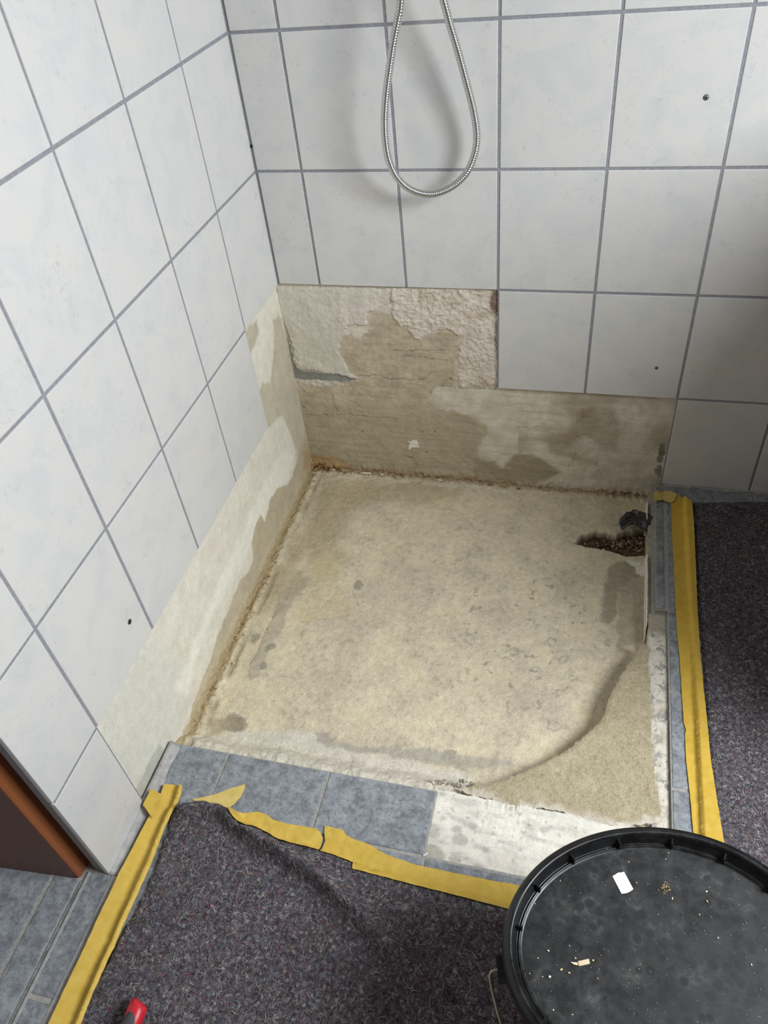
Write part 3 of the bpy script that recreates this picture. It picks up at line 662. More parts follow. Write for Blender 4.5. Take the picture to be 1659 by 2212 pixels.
stones('plaster_crumbs', C, S, M_GRAV, floor, K)
# flat remnants of the old sealant in the back joint
C = []; S = []; K = []; RT_ = []
for px, py, L, col in ((718, 1013, .020, (206, 192, 164)), (742, 1015, .012, (196, 176, 140)), (790, 1021, .030, (222, 216, 202)), (825, 1024, .022, (214, 208, 196)), (862, 1031, .014, (190, 180, 160)), (880, 1034, .012, (196, 186, 166)), (950, 1036, .030, (216, 208, 192)), (1000, 1042, .024, (206, 196, 176)), (1090, 1048, .022, (186, 146, 92)), (1120, 1054, .018, (180, 142, 90)), (690, 1005, .012, (150, 112, 66)), (672, 1002, .012, (140, 104, 62)), (700, 1012, .010, (112, 84, 54)), (1180, 1056, .016, (176, 156, 124)), (1215, 1058, .012, (168, 150, 120)), (1060, 1045, .014, (150, 118, 78))):
    q = on(px, py, 1, -0.004); C.append(np.array([q[0], -0.006, q[2]])); S.append(np.array([L / 2, 0.0035, 0.0030])); K.append(lin(*col)); RT_.append(random.uniform(-0.15, 0.15))
stones('sealant_remnants', C, S, M_GRAV, floor, K, RT_)

# exposed adhesive bed where floor tiles were knocked off
def adhesive_col(P, z):
    x, y = P.T; n1 = fbm(x, y, 30, 4, 81); n2 = fbm(x, y, 70, 4, 82, 0.25, 1.0)
    c = np.repeat(lin(226, 222, 210, 1.12)[None, :], len(P), 0)
    c = mixc(c, lin(190, 187, 176, 1.1), np.clip(n2 * 2.6, 0, 1) * 0.85); c = mixc(c, lin(222, 214, 200, 1.12), np.clip(n1 * 2, 0, 1) * 0.6)
    A = dict(axis=2, val=-0.008, scale=4.1475, org=(850, 1580))
    for p, r in (((440, 780), 0.006), ((600, 975), 0.014), ((560, 880), 0.009), ((710, 848), 0.007), ((820, 1055), 0.006), ((1165, 908), 0.005), ((550, 1150), 0.010), ((760, 1220), 0.008), ((1350, 880), 0.008), ((350, 920), 0.012), ((440, 560), 0.007)):
        q = poly_on([p], **A)[0]; c = mixc(c, lin(176, 172, 162, 1.05), sm(np.hypot((x - q[0]), (y - q[1]) * 1.5) - r + 0.004 * n1, 0.004) * 0.7)
    d, t = linedist(P, poly_on([(845, 590), (835, 700), (800, 820)], **A)); c = mixc(c, lin(130, 112, 92), sm(d + 0.001 * n1, 0.004) * 0.7)
    pt = np.clip((fbm(x, y, 130, 2, 86) - 0.38) * 6, 0, 1); c = c * (1 - 0.35 * pt)[:, None]
    corner = sm(np.hypot(x - 0.525, y + 0.995) - 0.022 + 0.006 * n1, 0.01); c = mixc(c, lin(170, 166, 152, 1.08), corner * 0.8)
    return c
def adhesive_z(P):
    x, y = P.T
    z = -0.0075 + 0.0018 * fbm(x, y, 30, 4, 81) + 0.0018 * fbm(x, y, 110, 3, 83, 0.12, 1.0) + 0.0008 * fbm(x, y, 160, 3, 87)
    cb = ((x > 0.60) & (x < 0.70) & (y > -0.94)); z = z + cb * 0.0011 * np.sin((x + 0.15 * y) / 0.0058 * 6.283)
    return z
slab('adhesive_bed', [(0.5145, -0.9985), (0.906, -0.9985), (0.906, PY0 + 0.003), (0.80, PY0 + 0.004), (0.66, PY0 + 0.003), (0.5145, PY0 + 0.004)], 0.0035, adhesive_z, -0.014, M_PLAST, floor, adhesive_col, 0.003, 3)
# broken mortar edge along the right rim
def edge_col(P, z):
    x, y = P.T; n1 = fbm(x, y, 40, 4, 91); n2 = fbm(x, y, 160, 3, 92)
    c = np.repeat(lin(214, 209, 196, 1.15)[None, :], len(P), 0)
    c = mixc(c, lin(164, 156, 140, 1.1), np.clip(n1 * 3, 0, 1) * 0.75); c = mixc(c, lin(172, 154, 128, 1.05), np.clip(-n2 * 2, 0, 1) * 0.5)
    c = mixc(c, lin(150, 136, 112, 1.05), sm(-(y + 0.46), 0.03) * 0.6)
    return c
def edge_z(P):
    x, y = P.T
    return -0.010 + 0.0022 * fbm(x, y, 45, 4, 93) + 0.0015 * fbm(x, y, 150, 3, 94) - 0.006 * sm(-(y + 0.40), 0.02)
slab('mortar_edge', [(0.9065, -0.9985), (0.9065, -0.402), (0.885, -0.400), (0.884, -0.02), (0.872, -0.02), (0.871, -0.30), (0.873, -0.50), (0.868, -0.54), (0.8745, -0.58), (0.876, -0.70), (0.880, -0.80), (0.884, -0.87), (0.886, -0.9985)], 0.003, edge_z, -0.075, M_PLAST, floor, edge_col, 0.0025, 5)

# ------------------------------------------------------------------ mortar wedge left around the round tray
arc = [(1386, 1392), (1364, 1424), (1340, 1460), (1318, 1502), (1302, 1548), (1288, 1566), (1262, 1588), (1228, 1618), (1190, 1638), (1150, 1656), (1100, 1678), (1050, 1694), (1008, 1698)]
AW = [tuple(on(p[0], p[1], 2, -0.004)[:2]) for p in arc]
lo = [(985, 1702), (1010, 1712), (1060, 1722), (1085, 1742), (1115, 1752), (1130, 1743), (1170, 1742), (1215, 1752), (1265, 1768), (1330, 1783), (1440, 1772)]
LW = [tuple(on(p[0], p[1], 2, -0.004)[:2]) for p in lo]
wedge_poly = AW + LW + [(0.896, -0.855), (0.884, -0.80), (0.8765, -0.70), (0.8755, -0.58), (0.870, -0.545), (0.8745, -0.50)]
arcnp = np.array(AW)
def wedge_z(P):
    x, y = P.T
    d, t = linedist(P, arcnp)
    z = -0.0045 + 0.0030 * fbm(x, y, 10, 3, 101) + 0.0013 * fbm(x, y, 120, 3, 102) + 0.0007 * fbm(x, y, 260, 2, 104)
    z -= 0.003 * np.exp(-d / 0.003)
    dl, tl = linedist(P, np.array(LW)); z -= 0.0034 * np.exp(-dl / 0.012) * np.clip(1.0 + 0.5 * fbm(x, y, 60, 3, 107), 0.3, 1.5)
    L = poly_on([(1322, 1592), (1350, 1620), (1380, 1650), (1400, 1690), (1402, 1730)], 2, -0.004); dd, t = linedist(P, L)
    z += 0.0020 * np.exp(-dd / 0.02) * (sdf(P, np.concatenate([L, [[0.95, -0.85], [0.95, -0.6]]])) < 0)
    return z
def wedge_col(P, z):
    x, y = P.T; n1 = fbm(x, y, 25, 4, 105); n2 = fbm(x, y, 180, 3, 106)
    c = np.repeat(lin(182, 170, 141, 1.12)[None, :], len(P), 0)
    c = mixc(c, lin(152, 141, 114, 1.1), np.clip(n2 * 2, 0, 1) * 0.7); c = mixc(c, lin(198, 187, 160, 1.1), np.clip(n1 * 2, 0, 1) * 0.6)
    dl, tl = linedist(P, np.array(LW)); c = mixc(c, lin(214, 206, 190, 1.1), sm(dl - 0.008 - 0.016 * fbm(x, y, 45, 4, 108), 0.012) * 0.85)
    return c
wedge = slab('mortar_wedge', wedge_poly, 0.0026, wedge_z, -0.066, M_SAND, None, wedge_col, 0.004, 7)
tag(wedge, 'sandy brown mortar wedge with concave edge filling the front right corner of the pit', 'mortar')

# ------------------------------------------------------------------ joint fillet, doorway
mb = MB()
pr = [(-0.004, 0.010), (0.003, 0.0055), (0.009, 0.0022), (0.018, 0.0004), (0.018, -0.010), (-0.010, -0.010)]
ys = np.linspace(-0.884, -1.136, 40)
V = []; Fc = []
for i, y in enumerate(ys):
    w = 0.8 + 0.35 * math.sin(i * 0.6) * 0.3 + 0.25 * (i / 39)
    V += [(max(-0.010, a * w if a > 0 else a), y, b) for a, b in pr]
for i in range(len(ys) - 1):
    for k in range(6): Fc.append((i * 6 + k, i * 6 + (k + 1) % 6, i * 6 + 6 + (k + 1) % 6, i * 6 + 6 + k))
Fc += [tuple(range(6))[::-1], tuple((len(ys) - 1) * 6 + k for k in range(6))]
o = link('trim_1', mesh_np('trim_1', V, Fc), M_SILI); o['kind'] = 'structure'
# joint along the back wall, right
mb = MB()
for i in range(16):
    x = 0.905 + i * 0.021; mb.box(x, x + 0.021, -0.007 - 0.002 * math.sin(i * 1.3), 0.0015, -0.006, 0.0035 + 0.001 * math.sin(i * 0.9))
o = mb.build('trim_2', M_SILI); o['kind'] = 'structure'
# silicone line in the doorway
mb = MB(); mb.box(-0.0395, -0.0355, -1.56, -1.14, -0.003, 0.0026); mb.box(0.0045, 0.0155, -1.56, -1.137, -0.004, 0.0012)
o = mb.build('trim_3', M_SILI); o['kind'] = 'structure'
M_DOOR = mat_noisy('brown_varnish', lin(128, 74, 42), lin(150, 90, 54), 0.38, 9, 0.12, 0.002, sc=(1, 1, 0.12))
M_DOORD = mat_noisy('dark_brown_varnish', lin(84, 48, 32), lin(100, 58, 38), 0.42, 9, 0.12, 0.002, sc=(1, 1, 0.12))
door = MB(); door.prism([(-0.052, -1.152), (-0.049, -1.148), (-0.047, -1.100), (-0.075, -1.098), (-0.078, -1.150)], 0.001, 2.05)
door = door.build('door_1', M_DOOR); door['kind'] = 'structure'
mb = MB(); mb.prism([(-0.36, -1.178), (-0.0525, -1.1535), (-0.054, -1.128), (-0.36, -1.150)], 0.0015, 2.05)
o = mb.build('frame_panel', M_DOORD, door)
mb = MB(); mb.prism([(-0.004, -1.1370), (-0.050, -1.1135), (-0.050, -1.100), (-0.004, -1.120)], -0.001, 2.05)
o = mb.build('reveal', M_SILI, wall_left)

# ------------------------------------------------------------------ painter's felt
fe = [(366, 1760), (396, 1735), (440, 1728), (480, 1735), (505, 1754), (524, 1776), (560, 1786), (600, 1808), (690, 1830), (765, 1862), (900, 1900), (1092, 1946)]
fl_left = [(104, 2300), (152, 2212), (198, 2130), (232, 2070), (258, 2020), (281, 1985), (307, 1930), (330, 1880), (346, 1830), (362, 1790)]
FZ = 0.010
def fpt(p): return on(p[0], p[1], 2, FZ)[:2]
felt_poly = np.array([fpt(p) for p in fe] + [np.array([0.80, -1.045]), np.array([0.93, -1.03]), np.array([0.972, -0.98])] +
                     [np.array([0.972, y]) for y in (-0.8, -0.5, -0.3, -0.10, -0.062)] + [np.array([1.02, -0.052]), np.array([1.13, -0.036]), np.array([1.225, -0.030])] +
                     [np.array([1.225, -0.80]), np.array([1.235, -1.9]), np.array([0.03, -1.9])] + [fpt(p) for p in fl_left])
fold1 = np.array([fpt(p) for p in ((505, 1760), (540, 1800), (620, 1850), (700, 1905), (760, 1960), (820, 2020), (880, 2080), (960, 2140))])
fold2 = np.array([fpt(p) for p in ((230, 2150), (300, 2165), (400, 2190), (520, 2240))])
roll = np.array([fpt(p) for p in ((400, 1750), (440, 1745), (480, 1755), (500, 1772))])
def felt_h(P):
    x, y = P.T
    d = sdf(P, felt_poly) + 0.004 * fbm(x, y, 60, 3, 111)
    h = 0.0065 * np.clip(-d / 0.007, 0, 1) ** 0.5
    d1, t1 = linedist(P, fold1); s1 = np.clip(1.35 - t1, 0, 1)
    # soft ridge with a narrow valley on its near side
    h = h + s1 * (0.036 * np.exp(-(d1 / 0.014) ** 2)) * np.clip(-d / 0.02, 0, 1)
    dv, tv = linedist(P, fold1 + np.array([-0.012, -0.030])); h = h - np.clip(1.1 - tv, 0, 1) * 0.0035 * np.exp(-(dv / 0.010) ** 2) * np.clip(-d / 0.02, 0, 1)
    dr, tr = linedist(P, roll); h = h + 0.018 * np.exp(-(dr / 0.016) ** 2) * np.clip(-d / 0.006, 0, 1)
    d2, t2 = linedist(P, fold2); h = h + 0.006 * np.exp(-(d2 / 0.018) ** 2)
    h = h + (0.0022 * fbm(x, y, 9, 3, 113) + 0.0012 * fbm(x, y, 45, 3, 114) + 0.0006 * fbm(x, y, 160, 2, 115)) * np.clip(-d / 0.01, 0, 1) + 0.0012
    # pressed flat under the bucket
    e = np.hypot((x - 0.85) / 0.20, (y + 1.169) / 0.16); h = h * (1 - sm(e - 1, 0.25)) + np.minimum(h, 0.0062) * sm(e - 1, 0.25)
    return np.where(d < 0, h, 0.0), d
def mat_felt():
    m, nt, b = newmat('recycled_felt', 0.95, spec=0.15)
    v = coords(nt)
    f = noise(nt, v, 150, 6, 0.75, 0.8)
    c = ramp(nt, f, [(0.30, lin(40, 38, 42)), (0.45, lin(84, 80, 85)), (0.55, lin(116, 112, 116)), (0.72, lin(176, 172, 174))])
    vo = N(nt, 'ShaderNodeTexVoronoi'); vo.inputs['Scale'].default_value = 240; nt.links.new(v, vo.inputs['Vector'])
    sep = N(nt, 'ShaderNodeSeparateColor'); nt.links.new(vo.outputs['Color'], sep.inputs[0])
    c = mix(nt, c, lin(150, 52, 74), ramp(nt, sep.outputs[0], [(0.975, (0, 0, 0)), (0.98, (0.4, 0.4, 0.4))]))
    c = mix(nt, c, lin(84, 110, 150), ramp(nt, sep.outputs[1], [(0.988, (0, 0, 0)), (0.99, (0.4, 0.4, 0.4))]))
    c = mix(nt, c, lin(190, 184, 176), ramp(nt, sep.outputs[2], [(0.965, (0, 0, 0)), (0.97, (0.5, 0.5, 0.5))]))
    f3 = noise(nt, v, 14, 3); c = mix(nt, c, lin(92, 60, 74), ramp(nt, f3, [(0.55, (0, 0, 0)), (0.72, (0.35, 0.35, 0.35))]))
    nt.links.new(c, b.inputs['Base Color'])
    bump(nt, b, f, 0.9, 0.003)
    return m
MF = mat_felt()
def build_felt():
    res = 0.0035
    u = np.arange(0.0, 1.24, res); v = np.arange(-1.62, -0.02, res); U, V = np.meshgrid(u, v); P = np.stack([U.ravel(), V.ravel()], 1)
    h, d = felt_h(P)
    keep = d < 0.0035
    Z = np.where(d < 0, np.maximum(h, 0.0015), 0.0012)
    me = grid_mesh('painter_felt', U, V, P[:, 0], P[:, 1], Z, keep)
    return link('painter_felt', me, MF)
felt = build_felt()
tag(felt, 'dark grey-purple recycled painter felt covering the floor in front of and beside the pit', 'felt')
def build_fibres():
    n = 52000
    P = np.stack([RNG.uniform(0.0, 1.22, n * 2), RNG.uniform(-1.5, -0.03, n * 2)], 1)
    h, d = felt_h(P); vis = (d < -0.001) & ((P[:, 1] < -0.97) | (P[:, 0] > 0.95)); P = P[vis][:n]; h = h[vis][:n]; n = len(P)
    right = (P[:, 0] > 0.95) & (P[:, 1] > -1.0)
    L = RNG.uniform(0.004, 0.012, n) * np.where(RNG.random(n) < 0.10, 1.8, 1.0); a = RNG.uniform(0, 6.283, n); cv = RNG.normal(0, 1.3, n)
    w = RNG.uniform(0.00016, 0.00034, n); k = 4
    pts = np.zeros((n, k, 3)); pts[:, 0, :2] = P; ang = a.copy()
    for i in range(1, k):
        pts[:, i, 0] = pts[:, i - 1, 0] + np.cos(ang) * L / (k - 1); pts[:, i, 1] = pts[:, i - 1, 1] + np.sin(ang) * L / (k - 1); ang += cv / (k - 1) * 1.2
    for i in range(k):
        hh, dd = felt_h(pts[:, i, :2]); pts[:, i, 2] = np.maximum(hh, 0.001) + 0.0003 + RNG.uniform(0, 0.0016, n) * (1 if i in (1, 2) else 0.4)
    pal = np.array([lin(*c) for c in ((108, 103, 108), (82, 77, 83), (146, 142, 145), (206, 202, 200), (56, 52, 58), (150, 64, 84), (88, 112, 150), (170, 152, 96), (110, 84, 92), (40, 36, 44), (226, 222, 216))])
    pr = np.array([.22, .17, .18, .11, .12, .025, .02, .02, .075, .06, .02]); pr = pr / pr.sum()
    K = pal[RNG.choice(len(pal), n, p=pr)]
    tri = np.array([[math.cos(t), math.sin(t)] for t in (0.5, 2.6, 4.7)])
    V = np.zeros((n, k, 3, 3))
    side = np.stack([-np.sin(a), np.cos(a), np.zeros(n)], 1)
    for i in range(k):
        for t in range(3): V[:, i, t] = pts[:, i] + w[:, None] * (tri[t, 0] * side + tri[t, 1] * np.array([0, 0, 1.0]))
    base = (np.arange(n) * k * 3)[:, None, None]
    q = []
    for i in range(k - 1):
        for t in range(3): q.append([i * 3 + t, i * 3 + (t + 1) % 3, (i + 1) * 3 + (t + 1) % 3, (i + 1) * 3 + t])
    Fq = (base + np.array(q)[None]).reshape(-1, 4)
    me = mesh_np('fibres', V.reshape(-1, 3), Fq, np.repeat(K, k * 3, 0))
    m, nt, b = newmat('felt_fibre', 0.7, spec=0.3); at = N(nt, 'ShaderNodeAttribute', attribute_name='Col'); nt.links.new(at.outputs['Color'], b.inputs['Base Color'])
    o = link('fibres', me, m, felt); o['kind'] = 'stuff'
build_fibres()

# ------------------------------------------------------------------ masking tape
def mat_tape(name, c1, c2):
    m, nt, b = newmat(name, 0.55, spec=0.35)
    v = coords(nt); f = noise(nt, v, 60, 5, 0.6, 0.4); f2 = noise(nt, v, 900, 2)
    nt.links.new(ramp(nt, f, [(0.35, c1), (0.65, c2)]), b.inputs['Base Color'])
    ad = N(nt, 'ShaderNodeMath', operation='ADD'); nt.links.new(f, ad.inputs[0]); nt.links.new(f2, ad.inputs[1]); bump(nt, b, ad.outputs[0], 0.25, 0.001)
    b.inputs['Transmission Weight'].default_value = 0.0
    return m
M_TAPE = mat_tape('yellow_crepe_tape', lin(206, 172, 70, 1.04), lin(216, 184, 88, 1.04))
M_TAPE2 = mat_tape('amber_crepe_tape', lin(202, 166, 58, 1.04), lin(212, 178, 76, 1.04))
M_TAPE3 = mat_tape('pale_crepe_tape', lin(210, 184, 104, 1.05), lin(222, 198, 124, 1.05))
def tape(name, pxs, z, zf, mat, label, rough=0.0008, step=0.004, group=None, parent=None, thick=0.0004):
    poly = np.array([on(p[0], p[1], 2, z)[:2] for p in pxs])
    o = slab(name, poly, step, zf, lambda P: zf(P) - thick, mat, parent, None, rough, 13)
    if label: tag(o, label, 'tape', group)
    return o
G_T = 'strips of yellow masking tape'
def over(P, lift=0.0008, wr=0.0008, seed=3):
    """lies on tile or felt, smoothing the step"""
    x, y = P.T; h = 0
    for dx, dy in ((0, 0), (0.006, 0), (-0.006, 0), (0, 0.006), (0, -0.006)): h = h + felt_h(P + np.array([dx, dy]))[0]
    h = np.maximum(h / 5, felt_h(P)[0] + 0.0004)
    return h + lift + wr * (0.5 + 0.5 * fbm(x, y, 35, 3, seed))
# long strip in front of the door wall
TL = [(356, 1697), (376, 1694), (394, 1699), (391, 1716), (383, 1738), (366, 1768), (352, 1800), (338, 1838), (330, 1860), (316, 1893), (296, 1936), (278, 1975), (262, 2010), (247, 2045), (222, 2100), (198, 2158), (176, 2212), (160, 2250), (92, 2250), (108, 2212), (140, 2140), (170, 2080), (200, 2015), (230, 1950), (260, 1888), (290, 1830), (318, 1775), (332, 1752), (345, 1728)]
_R = np.array([on(p[0], p[1], 2, 0.006)[:2] for p in TL[2:18]]); _L = np.array([on(p[0], p[1], 2, 0.006)[:2] for p in (TL[18:] + TL[:1])[::-1]])
def tl_z(P):
    x, y = P.T
    o_ = np.argsort(_R[:, 1]); xr = np.interp(y, _R[o_, 1], _R[o_, 0]); o_ = np.argsort(_L[:, 1]); xl = np.interp(y, _L[o_, 1], _L[o_, 0])
    u = np.clip((x - xl) / np.maximum(xr - xl, 0.01), -0.2, 1.3)
    z = 0.009 * np.clip(1 - u / 0.62, 0, 1) ** 1.1 + 0.0022 + 0.014 * np.exp(-((u - 0.90) / 0.10) ** 2)
    z = z + 0.0018 * fbm(x, y, 16, 2, 121)
    z = np.maximum(z, over(P, 0.0006, 0.0004))
    return np.maximum(z, 0.002)
tape('masking_tape', TL, 0.006, tl_z, M_TAPE, 'long yellow masking tape strip beside the white tiled wall, hollow along its length', 0.0006, 0.0035, G_T)
tape('masking_tape', [(328, 1706), (340, 1712), (353, 1717), (348, 1730), (338, 1745), (331, 1768), (322, 1758), (316, 1748), (310, 1742), (318, 1727)], 0.014, lambda P: 0.015 + 0.004 * np.clip((0.028 - P[:, 0]) / 0.02, 0, 1) + 0.0015 * fbm(P[:, 0], P[:, 1], 60, 2, 5), M_TAPE, 'small ragged scrap of yellow tape sticking out left of the long strip', 0.0008, 0.003, G_T)
# pieces along the front
tape('masking_tape', [(415, 1727), (440, 1722), (462, 1717), (500, 1703), (530, 1694), (528, 1706), (520, 1722), (509, 1735), (492, 1748), (470, 1742), (440, 1738)], 0.001, lambda P: np.minimum(over(P, 0.0010, 0.0012, 7), 0.006) , M_TAPE3, 'pale pointed scrap of masking tape torn off on the grey tiles', 0.0006, 0.003, G_T)
tape('masking_tape', [(500, 1753), (515, 1757), (530, 1759), (545, 1756), (560, 1755), (575, 1760), (592, 1772), (620, 1780), (655, 1785), (683, 1791), (693, 1800), (698, 1812), (694, 1826), (688, 1838), (660, 1832), (630, 1824), (600, 1815), (575, 1800), (555, 1790), (530, 1792), (515, 1786), (506, 1774)], 0.003, lambda P: over(P, 0.0012, 0.0060, 8) + 0.006 * np.clip((0.205 - P[:, 0]) / 0.04, 0, 1), M_TAPE, 'crumpled yellow tape piece beginning at the rolled felt corner, torn at its right end', 0.0010, 0.003, G_T)
tape('masking_tape', [(702, 1784), (712, 1786), (735, 1792), (743, 1796), (747, 1803), (760, 1812), (800, 1826), (835, 1848), (850, 1862), (840, 1882), (800, 1884), (764, 1866), (730, 1852), (692, 1841), (697, 1830), (703, 1816), (700, 1800)], 0.003, lambda P: over(P, 0.0014, 0.0055, 9), M_TAPE, 'short creased yellow tape piece between the torn gap and the long front strip', 0.0010, 0.003, G_T)
tape('masking_tape', [(766, 1822), (800, 1832), (850, 1852), (900, 1869), (940, 1877), (1000, 1890), (1060, 1902), (1122, 1913), (1200, 1930), (1200, 1992), (1130, 1976), (1092, 1966), (1000, 1942), (900, 1917), (830, 1898), (762, 1881)], 0.003, lambda P: over(P, 0.0022, 0.0028, 10), M_TAPE, 'long flat yellow tape strip on the front edge running under the black bucket', 0.0005, 0.0035, G_T)
# strip along the right side, folded lengthwise
RT = [(1441, 1062), (1452, 1061), (1470, 1072), (1493, 1090), (1497, 1130), (1500, 1200), (1502, 1250), (1505, 1330), (1511, 1420), (1518, 1500), (1526, 1570), (1532, 1640), (1541, 1700), (1551, 1765), (1562, 1830), (1585, 1950), (1530, 1960), (1502, 1840), (1497, 1790), (1490, 1710), (1482, 1640), (1480, 1585), (1482, 1577), (1477, 1560), (1472, 1480), (1468, 1420), (1462, 1360), (1459, 1300), (1456, 1230), (1452, 1160), (1450, 1100), (1449, 1086), (1440, 1078)]
def rt_z(P):
    x, y = P.T
    fx = 0.9500 + 0.006 * np.clip(-y, 0, 1) + 0.0010 * fbm(x * 0, y, 12, 2, 131)
    st = sm(-(x - fx), 0.0035)
    return 0.0014 + 0.0026 * (0.5 + 0.5 * fbm(x, y, 40, 3, 132)) + st * (0.0115 + 0.0012 * fbm(x, y, 14, 2, 133))
tape('masking_tape', RT, 0.003, rt_z, M_TAPE2, 'long amber masking tape strip along the right side of the pit with a lengthwise fold', 0.0005, 0.003, G_T)
tape('masking_tape', [(1411, 1068), (1418, 1060), (1428, 1064), (1436, 1061), (1448, 1060), (1462, 1068), (1456, 1082), (1449, 1086), (1432, 1080), (1419, 1083), (1412, 1086)], 0.006, lambda P: 0.0062 + 0.002 * fbm(P[:, 0], P[:, 1], 60, 2, 6) + 0.004 * np.clip((0.905 - P[:, 0]) / 0.02, 0, 1), M_TAPE3, 'torn curled tape tab at the top of the right strip', 0.0008, 0.003, G_T)

# ------------------------------------------------------------------ bucket
def mat_bucket():
    m, nt, b = newmat('black_plastic', 0.34, lin(26, 27, 28), spec=0.5); v = coords(nt)
    f = noise(nt, v, 40, 5, 0.7); nt.links.new(ramp(nt, f, [(0.45, lin(13, 14, 15)), (0.75, lin(30, 31, 32))]), b.inputs['Base Color'])
    r = ramp(nt, f, [(0.3, (0.22,) * 3), (0.7, (0.5,) * 3)]); nt.links.new(r, b.inputs['Roughness']); return m
def mat_lid():
    m, nt, b = newmat('dusty_black_lid', 0.5, spec=0.4); v = coords(nt)
    f = noise(nt, v, 42, 7, 0.72, 0.25); f2 = noise(nt, v, 11, 3, 0.5); f3 = noise(nt, v, 420, 2, 0.5)
    c = ramp(nt, f, [(0.40, lin(30, 31, 32)), (0.56, lin(46, 47, 47)), (0.70, lin(84, 85, 84))])
    c = mix(nt, c, lin(27, 28, 29), ramp(nt, f2, [(0.40, (0.75, 0.75, 0.75)), (0.58, (0, 0, 0))]))
    vo = N(nt, 'ShaderNodeTexVoronoi'); vo.inputs['Scale'].default_value = 62; nt.links.new(v, vo.inputs['Vector'])
    c = mix(nt, c, lin(22, 23, 24), ramp(nt, vo.outputs['Distance'], [(0.28, (0.85, 0.85, 0.85)), (0.42, (0, 0, 0))]))
    c = mix(nt, c, lin(150, 148, 140), ramp(nt, f3, [(0.70, (0, 0, 0)), (0.76, (0.7, 0.7, 0.7))]))
    nt.links.new(c, b.inputs['Base Color']); nt.links.new(ramp(nt, f, [(0.4, (0.42,) * 3), (0.7, (0.75,) * 3)]), b.inputs['Roughness']); return m
MB_K = mat_bucket(); MB_L = mat_lid()
BX, BY, BA, BB, BTH, BH = 0.850, -1.169, 0.1855, 0.1455, 0.264, 0.300
FT = 0.0068
bucket = empty('bucket', (BX, BY, FT)); bucket.rotation_euler = (0, 0, BTH)
tag(bucket, 'oval black plastic bucket with dusty lid and wire handle, standing on the felt', 'bucket')
def oval_shell(name, prof, mat, parent, seg=120, cap0=False, cap1=False):
    V = []; Fc = []
    for d, z in prof:
        for k in range(seg):
            a = 2 * math.pi * k / seg; V.append(((BA - d) * math.cos(a), (BB - d) * math.sin(a), z))
    for i in range(len(prof) - 1):
        for k in range(seg): Fc.append((i * seg + k, i * seg + (k + 1) % seg, (i + 1) * seg + (k + 1) % seg, (i + 1) * seg + k))
    if cap0: Fc.append(tuple(reversed(range(seg))))
    if cap1: Fc.append(tuple((len(prof) - 1) * seg + k for k in range(seg)))
    return link(name, mesh_np(name, V, Fc), mat, parent)
hb = BH - FT
body = oval_shell('body', [(0.040, 0.0), (0.036, 0.003), (0.014, hb - 0.060), (0.013, hb - 0.058), (0.009, hb - 0.056), (0.009, hb - 0.052), (0.013, hb - 0.050), (0.0125, hb - 0.030), (0.008, hb - 0.028), (0.008, hb - 0.022)], MB_K, bucket, cap0=True)
lid = oval_shell('lid', [(0.009, hb - 0.022), (0.002, hb - 0.022), (0.0004, hb - 0.020), (0, hb - 0.017), (0.0006, hb - 0.008), (0.002, hb - 0.004), (0.005, hb - 0.0012), (0.0085, hb), (0.0105, hb - 0.0002), (0.0118, hb - 0.0012), (0.0132, hb - 0.004), (0.0165, hb - 0.017), (0.0185, hb - 0.0185), (0.0192, hb - 0.0165), (0.0204, hb - 0.0165), (0.0215, hb - 0.0185), (0.024, hb - 0.019)], MB_K, bucket)
V = [];
disc = oval_shell('panel', [(0.0238, hb - 0.0190), (0.030, hb - 0.0192), (0.10, hb - 0.0195)], MB_L, lid, cap1=True)
rib = MB(); rib.box(-0.0035, 0.0060, -0.0011, 0.0011, -0.008, 0.006)
for k in range(16):
    a = 2 * math.pi * (k + 0.3) / 16
    nx, ny = math.cos(a) / BA, math.sin(a) / BB; l = math.hypot(nx, ny); nx /= l; ny /= l
    x = (BA - 0.0165) * math.cos(a); y = (BB - 0.0165) * math.sin(a)
    if k == 0: o = rib.build('rib', MB_K, lid); rm = o.data
    else: o = link('rib', rm, None, lid)
    o.location = (x, y, hb - 0.0115); o.rotation_euler = (0, 0, math.atan2(-ny, -nx))
M_WIRE = mat_noisy('handle_wire', lin(150, 140, 124), lin(176, 166, 150), 0.4, 40, 0, metal=0.6)
# handle: ears at the ends of the long axis, bail dropped towards the camera
def loc_of(p): # world -> bucket space
    dx, dy = p[0] - BX, p[1] - BY; c_, s_ = math.cos(-BTH), math.sin(-BTH)
    return (dx * c_ - dy * s_, dx * s_ + dy * c_, p[2] - FT)
hz = hb - 0.045
ear = MB(); ear.box(-BA - 0.006, -BA + 0.013, -0.012, 0.012, hz - 0.012, hz + 0.012); ear.build('ear', MB_K, bucket)
ear = MB(); ear.box(BA - 0.013, BA + 0.006, -0.012, 0.012, hz - 0.012, hz + 0.012); ear.build('ear', MB_K, bucket)
bail = [(-BA + 0.002, 0, hz), (-BA - 0.010, -0.001, hz), (-BA - 0.0155, -0.006, hz - 0.002)]
for k in range(1, 24):
    a = math.pi * k / 24
    bail.append((-(BA + 0.014) * math.cos(a), -(BB + 0.030) * math.sin(a) - 0.008, hz - 0.004 - 0.055 * math.sin(a)))
bail += [(BA + 0.0155, -0.006, hz - 0.002), (BA + 0.010, -0.001, hz), (BA - 0.002, 0, hz)]
tube('handle', catmull(bail, 0.006), 0.0021, 10, M_WIRE, bucket)

